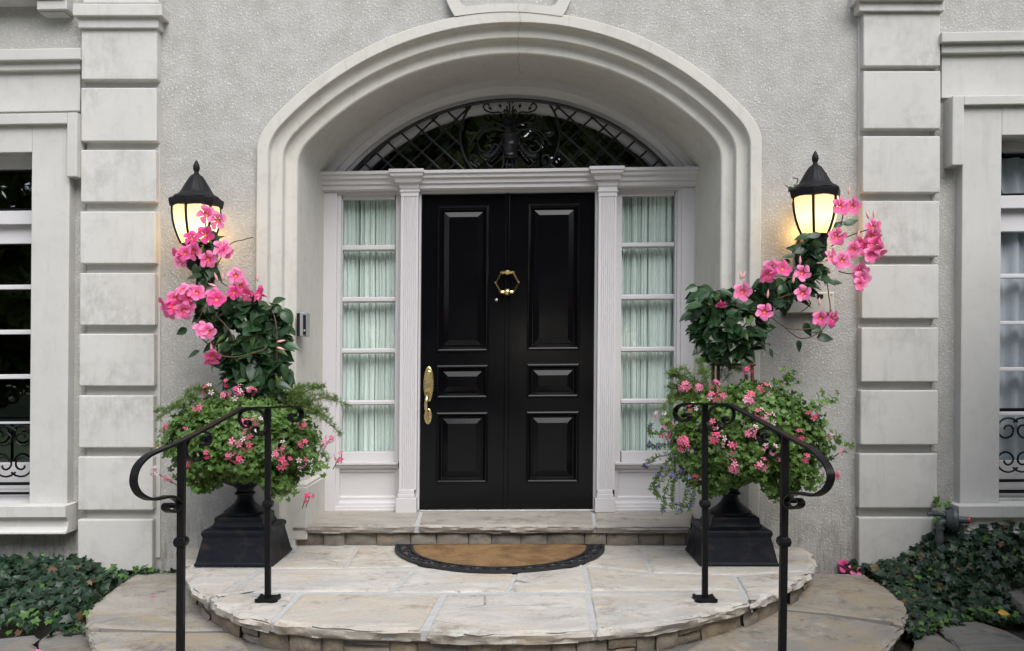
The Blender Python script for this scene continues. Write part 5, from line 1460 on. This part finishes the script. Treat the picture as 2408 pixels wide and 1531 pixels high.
for p in flp: inst('flower', pfm, lo, frame(p, rdir(r_, (0, 0, 1), .5), rdir(r_, (0, -1, .2), .4), r_.uniform(.008, .014)))

# ---- trellises
def trellis(cx, cy, zb, zt, label):
    t = thing('trellis', (cx, cy, zb), label, 'trellis', 'red brown trellises in the urns')
    for sx in (-1, 1):
        for sy in (-1, 1):
            m = MB(); m.tube([(cx + sx*.105, cy + sy*.07, zb), (cx + sx*.10, cy + sy*.07, zt)], 0.011, 6); m.build('upright', TRELLIS, t)
    for z in (zb + .20, zt - .03):
        m = MB()
        q = [(cx - .115, cy - .08), (cx + .115, cy - .08), (cx + .115, cy + .08), (cx - .115, cy + .08)]
        for a, b_ in zip(q, q[1:] + q[:1]): m.tube([(*a, z), (*b_, z)], 0.009, 6)
        m.build('ring', TRELLIS, t)
trellis(UL[0] + .08, UL[1] + .03, 1.06, 1.58, 'red brown trellis inside the vine on the urn nearer the intercom')
trellis(UR[0] + .02, UR[1] + .03, 1.24, 1.66, 'red brown trellis inside the vine below the lantern by the cream box')

# ---- mandevillas
def mandevilla(root, clumps, flowers, buds, stems, O, S_, Y0, label, seed, singles=()):
    r_ = random.Random(seed); g = thing('mandevilla', root, label, 'flowering vine', 'pink flowering vines climbing to the lanterns')
    for (px, py, rx, ry, n_, dY) in clumps:
        for i in range(int(n_*1.45)):
            a = r_.uniform(0, 2*pi); q = sqrt(r_.random()); u, v = q*cos(a), q*sin(a)
            bulge = sqrt(max(0, 1 - q*q)); dp = (0.8*bulge if i % 4 else r_.uniform(-.6, .4)*bulge)
            Y = Y0 + dY - dp*min(0.24, rx/330)
            rough_ = 1.0 + 0.22*nz((u*2.2, v*2.2, seed), 1, seed); p = at(px + u*rx*rough_, py + v*ry*rough_, min(Y, YW - 0.06))
            n2 = rdir(r_, (u*.5, -.62, .62 - v*.2), .36); d = rdir(r_, (u*1.2, -.35, -.30 - v*.35), .55)
            s = r_.uniform(.095, .145)
            M = frame(p - d*s*.5, d, n2, s)
            young = r_.random() < 0.05
            inst('leaf', r_.choice(MLY) if young else r_.choice(ML), g, M)
    for (px, py, ang, ln, dY) in singles:
        p = at(px, py, Y0 + dY); d = Vector((cos(ang), -.25, -sin(ang))); inst('leaf', r_.choice(ML), g, frame(p, d, rdir(r_, (0, -.7, .6), .2), ln))
    for (zx, zy, *k) in flowers:
        px, py = O[0] + zx*S_, O[1] + zy*S_
        tilt = k[0] if k else None; s = (k[1] if len(k) > 1 else r_.uniform(.049, .057))
        n2 = rdir(r_, (0, -1, .15), .22) if tilt is None else Vector(tilt).normalized()
        dY = k[2] if len(k) > 2 else r_.uniform(-.27, -.20)
        p = at(px, py, min(Y0 + dY, YW - 0.10))
        a = r_.uniform(0, 6.28); inst('blossom', r_.choice(BLO), g, frame(p, Vector((cos(a), 0, sin(a))), n2, s))
    for (zx, zy, ang) in buds:
        p = at(O[0] + zx*S_, O[1] + zy*S_, Y0 - .2); inst('bud', BUD, g, frame(p, Vector((cos(ang), -.1, sin(ang))), Vector((0, -1, 0)), .05))
    for pts in stems:
        sm = MB(); sm.tube(catmull([at(O[0] + x*S_, O[1] + y*S_, min(Y0 + d, YW - .02)) for x, y, d in pts], 6), 0.0036, 5)
        sm.build('stem', TWIG, g, smooth=True)
    return g
SIDE = (-.9, -.35, .1)
ML_F = [(395,415),(475,460),(390,560),(290,585,(-.75,-.6,-.1),.048),(240,695),(300,680),(190,715,(-.85,-.45,-.2)),(215,740),(510,660),(540,680,(.7,-.7,0),.045),(410,740),(610,855),(640,930),(595,975,(.1,-.6,-.7),.045),(775,985),(685,990,(-.6,-.7,.2),.047),(450,1000),(470,1020,(.7,-.6,0)),(330,975,(.5,-.8,.2)),(265,1000),(220,950,(-.2,-.7,.7)),(170,1020),(85,1065,(-.85,-.4,.2)),(215,1085),(130,1110,(-.5,-.8,-.3)),(265,1060),(410,1258),(365,1235,(-.6,-.7,.3)),(445,1440,(-.1,-.7,-.6)),(160,1075),(240,1110,(.1,-.8,-.5)),(430,1475,(.2,-.5,-.7),.04)]
mandevilla((UL[0], UL[1], 1.0),
   [(585,800,100,92,130,0.0),(605,880,82,42,56,0.0),(505,745,48,36,26,-.02),(640,760,45,45,30,0.0),(485,640,20,30,12,.02),(482,575,30,16,9,0.0),(470,720,20,20,8,0),(560,730,60,22,24,-.02)],
   ML_F, [(480,895,1.9),(515,893,1.5),(475,935,2.8),(440,1400,1.7),(410,1475,-.2),(905,1370,-.3),(905,1332,.2),(765,900,1.5),(505,985,3.0)],
   [[(650,1500,0),(560,1300,-.05),(480,1000,-.02),(440,850,.05),(420,700,.05),(400,560,-.05),(380,330,-.1)],[(700,1250,-.05),(600,990,-.1),(500,900,-.1)],[(400,1050,-.1),(340,1180,-.18),(330,1230,-.15)],[(440,850,.05),(560,640,.16),(660,600,.22),(735,580,.24)],[(880,1120,-.18),(905,1250,-.2),(905,1500,-.15)],[(390,1410,-.2),(600,1440,-.22),(800,1390,-.22),(840,1350,-.22)],[(350,1290,-.2),(430,1360,-.2),(480,1350,-.2)],[(460,1130,-.2),(560,1240,-.2),(600,1330,-.2)]],
   (354.5, 367.9), .3276, 5.42, 'pink mandevilla vine climbing over the lantern nearer the dark window', 31,
   [(668,812,.05,.10,-.2),(648,905,.05,.10,-.2),(612,903,3.2,.10,-.2),(640,712,-.3,.09,-.15),(660,735,.6,.09,-.15),(440,773,2.6,.07,-.15),(470,825,2.7,.08,-.15),(460,620,1.6,.09,.0),(478,655,1.4,.09,-.05),(475,650,3.3,.09,-.05),(655,790,-.7,.09,-.15),(665,855,1.2,.09,-.15),(640,890,1.6,.09,-.2),(655,925,.7,.09,-.15)])
MR_F = [(1065,430),(1145,430),(1040,635),(1285,570),(1240,712),(1295,690,(.6,-.7,-.2)),(1150,722),(1010,775),(1078,795),(1335,668,(.8,-.5,.1),.045),(1195,870,(.4,-.4,-.85)),(1212,915,(.3,-.7,-.6)),(1195,955,(.2,-.7,-.7),.045),(595,845),(575,895,(-.4,-.7,-.5)),(680,845,(.5,-.8,.1)),(808,878),(403,1005,(-.1,-1,.1),.058),(810,1015),(550,1140),(928,1185),(1012,1190,(.5,-.8,-.2)),(1265,760),(1310,740,(.7,-.7,-.3)),(1275,630,(.1,-.8,-.6)),(260,1095,(.5,-.4,-.7),.035),(1190,690,(-.3,-.9,.2),.045)]
mandevilla((UR[0], UR[1], 1.0),
   [(1718,765,92,78,125,0.0),(1662,720,46,42,30,-.02),(1795,705,50,38,30,0.02),(1700,830,55,22,22,0.0),(1905,590,36,22,22,.10),(1915,640,30,22,18,.08),(1860,690,50,30,22,.08),(1880,665,36,20,12,.08)],
   MR_F, [(1115,355,1.5),(1285,510,1.6),(1175,650,1.4),(790,825,1.6),(745,950,1.6),(390,925,1.6),(570,1050,1.5),(920,1105,1.6),(1255,520,2.0),(735,945,1.2),(400,922,1.2)],
   [[(350,1520,0),(400,1250,-.05),(650,1050,0),(850,950,.08),(900,800,.10),(950,680,.10),(1000,600,0)],[(1000,700,.05),(1110,635,-.1),(1240,590,-.15)],[(960,870,.1),(980,1010,.1),(990,1150,.0),(930,1270,-.1),(800,1320,-.1),(690,1250,-.1)],[(1050,870,.0),(1130,885,-.1),(1190,860,-.15)],[(620,1060,-.1),(760,1020,-.05),(860,1080,.1),(800,1140,.1)],[(560,940,-.1),(640,900,-.1),(760,920,0)],[(690,290,.25),(740,310,.22),(775,250,.22),(740,240,.22)],[(1080,480,-.1),(1060,560,-.05),(1000,640,0)],[(560,1140,-.15),(700,1250,-.1),(880,1250,-.08),(960,1190,-.1)]],
   (1605.4, 334.4), .3496, 5.40, 'pink mandevilla vine climbing over the lantern by the cream wall box', 32,
   [(1650,715,2.9,.115,-.2),(1625,735,2.6,.09,-.15),(1640,675,2.9,.08,-.1),(1690,680,.4,.1,-.15),(1950,665,-.0,.08,.1),(1935,780,3.2,.08,-.05),(1920,795,-.1,.10,-.05),(1875,800,1.2,.07,0),(1810,820,1.3,.06,0),(1960,535,-.5,.08,-.05),(1985,530,-.6,.09,-.05),(1930,550,2.9,.10,-.1),(1905,555,3.2,.09,-.1),(1870,600,3.0,.09,0),(1860,618,3.5,.07,0),(1740,850,.4,.09,-.15),(1905,755,.9,.1,.05),(1860,440,1.5,.05,.15),(1865,436,-.1,.05,.15),(1862,438,2.2,.04,.15),(1940,405,1.2,.03,.2),(1890,760,1.0,.09,.05)])

# ---- ivy beds
def on_low(p): 
    for a, b in zip(LOWW, LOWW[1:]): pass
    # inside the lower step outline?
    x, y = p.x, p.y; c = False; n = len(LOWC)
    for i in range(n):
        a, b = LOWC[i], LOWC[i-1]
        if (a.y > y) != (b.y > y) and x < (b.x - a.x)*(y - a.y)/(b.y - a.y) + a.x: c = not c
    return c
def ivy(side, label, seed):
    r_ = random.Random(seed)
    g = thing('ivy', (side*2.9, 5.4, 0), label, 'ivy', 'ivy beds beside the steps')
    pts = []
    N = 2600 if side > 0 else 1900
    while len(pts) < N:
        X = side*r_.uniform(2.12, 4.1); Y = r_.uniform(4.45, YW - 0.02)
        if on_low(Vector((X, Y, 0))): continue
        t = (Y - 4.6)/(YW - 4.6)
        if side < 0:
            front = 4.80 + 0.10*nz((X*2, 0, 1)); 
            if X > -2.45: front = 4.72
            if Y < front: continue
            h = 0.03 + 0.17*max(0, min(1, (Y - front)/0.55))**0.8 + 0.05*nz((X*3, Y*3, 3))
            if X > -2.62 and Y > 5.35: h *= 0.55
        else:
            front = 5.02 + 0.08*nz((X*2, 4, 1))
            if X < 2.55: front = 4.66 + (X - 2.1)*0.80
            if Y < front: continue
            # the other stone shows through
            if X > 2.88 and 5.02 < Y < 5.32 and r_.random() < .93: continue
            rise = max(0, min(1, (Y - 5.15)/0.55)); hw = 0.05 + 0.31*max(0, min(1, (X - 2.45)/0.35))
            h = 0.03 + 0.10*max(0, min(1, (Y - front)/0.4)) + hw*rise**1.2 + 0.05*nz((X*3, Y*3, 9))
        z = h - abs(r_.gauss(0, .035)) + r_.uniform(0, .03)
        pts.append((Vector((X, Y, max(0.0, z))), h - z, (Y - front) < 0.08))
    # shoots that climb the wall
    sh = [(75,1318,9,9),(105,1312,6,14),(15,1330,14,8),(130,1325,8,8),(45,1322,9,9),(330,1332,13,8),(352,1340,8,5),(270,1338,5,9)] if side < 0 else [(2080,1346,9,4),(2115,1344,13,6),(2150,1350,12,5),(2290,1240,30,14),(2380,1225,24,12),(2330,1250,25,14)]
    for (ax_, ay, rx, ry) in sh:
        for q in range(5): pts.append((at(ax_ + r_.uniform(-rx, rx), ay + r_.uniform(-ry, ry), 5.62), -1, True))
    if side > 0:
        for q in range(14): pts.append((at(2205 + r_.uniform(-16, 30), 1195 + r_.uniform(-22, 30), 5.66), -1, True))
    vis = sorted(range(len(pts)), key=lambda i: pts[i][1] + (3 if not (-3.45 < pts[i][0].x*5.2/pts[i][0].y < 3.45) else 0) + r_.uniform(0, .03))
    top = set(vis[:300]); mass = MB(); mass.keep = 1
    for i, (p, dpt, edge) in enumerate(pts):
        n2 = rdir(r_, (0, -.55, .8), .33); d = rdir(r_, (0, -.7, -.5), .45); s = r_.uniform(.026, .050)
        young = r_.random() < (0.75 if dpt < 0 and edge else 0.30 if edge else 0.03 + 0.30*max(0, nz((p.x*2.2, p.y*2.2, p.z*2.2), 1, 60) - .05))
        if young: s *= .75
        M = frame(p, d, n2, s); k = r_.randrange(3)
        if i in top: inst('leaf', r_.choice(ILY) if young else r_.choice(ILB) if r_.random() < .02 else IL[k], g, M)
        else: mass.add([M @ v for v in ILm[k].v], ILm[k].f, 1 if young else 2 if r_.random() < .05 else 0)
    o = mass.build('foliage', [MASS_I, LEAF_IY, LEAF_IB], g, smooth=True); o['kind'] = 'stuff'
ivy(-1, 'dark ivy bed under the window with dark panes, beside the curved step', 41)
ivy(1, 'dark ivy bed climbing round the gas regulator and pipes', 42)

# ---- fallen blossoms and leaf
def fallen(px, py, z, k, label, s=.055, up=(0.2, -.5, .8)):
    p = onz(px, py, z); p.z += 0.028
    o = inst('fallen_blossom', BLO[k], None, frame(p, Vector((1, .3, .1)), Vector(up), s)); tag(o, label, 'blossom', 'fallen pink blossoms')
fallen(1992, 1343, Z_S, 0, 'wilted pink blossom on the curved step at the quoin foot, larger one', .06, (-.3, -.6, .5))
fallen(2012, 1350, Z_S, 2, 'crumpled pink blossom touching the larger one at the quoin foot', .045, (.5, -.4, .5))
fallen(2186, 1479, 0.0, 1, 'pink blossom lying by the joint of the flagstones near the ivy', .05, (.5, -.3, .6))
fallen(78, 1562, 0.0, 3, 'pink blossom on the grey flagstone in the bottom corner of the photo', .055)
for (x, y, lab) in ((1066, 1281, 'tiny pink petal on the landing beside the doormat'), (355, 1405, 'tiny pink petal on the lower step beside the handrail post')):
    pm = MB(); pm.keep = 1; q = onz(x, y, Z_L if x > 600 else Z_S); q.z += .006
    pm.loft([[(-.008, 0, 0), (0, 0, .004), (.008, 0, 0)], [(-.010, .012, .003), (0, .013, .0), (.010, .012, .004)], [(-.004, .022, .002), (0, .024, .004), (.004, .022, .002)]])
    o = inst('petal', pm.mesh('petal', PINK, smooth=True), None, frame(q, (1, .4, 0), (0, -.2, 1), 1)); tag(o, lab, 'petal')
o = inst('fallen_leaf', leaf_grid(1, .32, .4, .3, ov, 6).mesh('fallen_leaf', m_simple('yellow_leaf', (0.62, 0.36, 0.04), .6), smooth=True), None, frame(at(2346, 1441, 4.80), (1, -.3, .1), (-.1, -.6, .8), .062)); tag(o, 'yellow fallen leaf lying on the dark ivy', 'leaf')

# ================================================================== TREES ACROSS THE FRONT GARDEN (they show in the glass and shade the door)
TREE_L = [m_leafmass('tree_leaves', (0.06, 0.095, 0.02), (0.13, 0.165, 0.04), 0.5, .55), m_leafmass('dark_tree_leaves', (0.035, 0.06, 0.016), (0.10, 0.135, 0.035), 0.5, .55)]
def tree_mesh(seed, H, Wd, zb, mat, n=7500):
    r_ = random.Random(seed); mb = MB(); mb.keep = 1
    cl = [(Vector((r_.gauss(0, Wd*.42), r_.gauss(0, Wd*.42), zb + (H - zb)*r_.uniform(.05, .95))), r_.uniform(.7, 1.5)*Wd*.30) for _ in range(34)]
    for i in range(n):
        c, rad = r_.choice(cl); d = Vector((r_.gauss(0, 1), r_.gauss(0, 1), r_.gauss(0, .8))).normalized(); p = c + d*rad*r_.uniform(.5, 1.05)
        s = r_.uniform(.18, .38); M = frame(p, rdir(r_, d, .8), rdir(r_, (0, 0, 1), .9), s)
        mb.add([M @ Vector(v) for v in ((0, -1, 0), (.5, -.1, .1), (0, 1, 0), (-.5, -.1, .1))], [(0, 1, 2, 3)])
    return mb.mesh('crown', mat)
def trunk_mesh(seed, H):
    r_ = random.Random(seed); mb = MB()
    mb.tube(catmull([(0, 0, -.1), (.08, .05, H*.3), (-.05, .1, H*.6), (.1, 0, H*.85)], 5), [.30 - .26*i/15 for i in range(16)], 10)
    for k in range(7):
        z = H*r_.uniform(.28, .6); a = r_.uniform(0, 6.28); mb.tube(catmull([(0, 0, z), (cos(a)*1.0, sin(a)*1.0, z + 1.0), (cos(a)*2.0, sin(a)*2.0, z + 2.4)], 4), [.11 - .01*i for i in range(9)], 6)
    return mb.mesh('trunk', BARK, smooth=True)
TM = [(tree_mesh(1, 11, 3.4, 1.2, TREE_L[0]), trunk_mesh(1, 11)), (tree_mesh(2, 13, 3.8, 2.0, TREE_L[1]), trunk_mesh(2, 13)), (tree_mesh(3, 8, 3.2, 0.2, TREE_L[1]), trunk_mesh(3, 8))]
TREES = [(-17, -9, 1), (-11, -13, 0), (-6.5, -16, 1), (-1.5, -15, 2), (2.5, -17, 1), (7, -14, 0), (11, -12, 1), (15, -7, 0), (-20, -2, 0), (19, -1, 1), (-14, -15, 2), (9.5, -17, 2), (4.5, -13, 2), (-4, -12.5, 2), (-9, -18, 2), (13.5, -14, 2)]
TLAB = ['tall', 'leafy', 'dense', 'low bushy', 'dark', 'spreading', 'broad', 'pale', 'wide', 'large', 'rounded', 'short', 'thick', 'small', 'shrubby', 'squat']
for k, (x, y, m) in enumerate(TREES):
    x, y = x*1.4, y*1.45
    t = thing('tree', (x, y, 0), '%s green tree across the garden facing the front door' % TLAB[k], 'tree', 'trees across the front garden')
    for nm, me in zip(('crown', 'trunk'), TM[m]):
        o = bpy.data.objects.new(nm, me); COL.objects.link(o); o.parent = t
    t.rotation_euler = (0, 0, k*1.3); sv = 1.0 + 0.2*((k*37) % 10)/10 + (0.35 if abs(x) < 10 else 0); t.scale = (sv, sv, sv)

def shrub_mesh(seed, H, Rd, n=6500):
    r_ = random.Random(seed); mb = MB(); mb.keep = 1
    for i in range(n):
        d = Vector((r_.gauss(0, 1), r_.gauss(0, 1), r_.gauss(0, 1))).normalized(); b = 0.80 + 0.22*nz(d*2.1, 1, seed) ; q = r_.uniform(.55, 1.0)*b
        p = Vector((d.x*Rd*q, d.y*Rd*q, H*.52 + d.z*H*.48*q)); s_ = r_.uniform(.035, .075); M = frame(p, rdir(r_, d, .8), rdir(r_, d, .8), s_)
        mb.add([M @ Vector(v) for v in ((0, -1, 0), (.5, -.1, .1), (0, 1, 0), (-.5, -.1, .1))], [(0, 1, 2, 3)])
    return mb.mesh('crown', TREE_L[1])
SHL = ['rounded green shrub in the ivy bed at the side of the lower step', 'middle one of the three rounded shrubs along the path', 'rounded green shrub by the path farthest from the house']
for k, (x, y, H) in enumerate(((3.78, 4.1, 3.5), (3.15, 2.85, 3.3), (2.5, 1.6, 2.8))):  # unseen shrubs, added and sized to shade the foot of the right wall
    sh = thing('shrub', (x, y, 0), SHL[k], 'shrub', 'rounded shrubs beside the path')
    o = bpy.data.objects.new('crown', shrub_mesh(50 + k, H, 1.08, 8500)); COL.objects.link(o); o.parent = sh
    st = MB()
    for a in range(5): st.tube(catmull([(x + 0.04*cos(a*1.3), y + 0.04*sin(a*1.3), -.05), (x + 0.2*cos(a*1.3), y + 0.2*sin(a*1.3), H*.3), (x + 0.5*cos(a*1.3), y + 0.5*sin(a*1.3), H*.65)], 4), [.035 - .003*i for i in range(9)], 6)
    st.build('stem', BARK, sh, smooth=True)
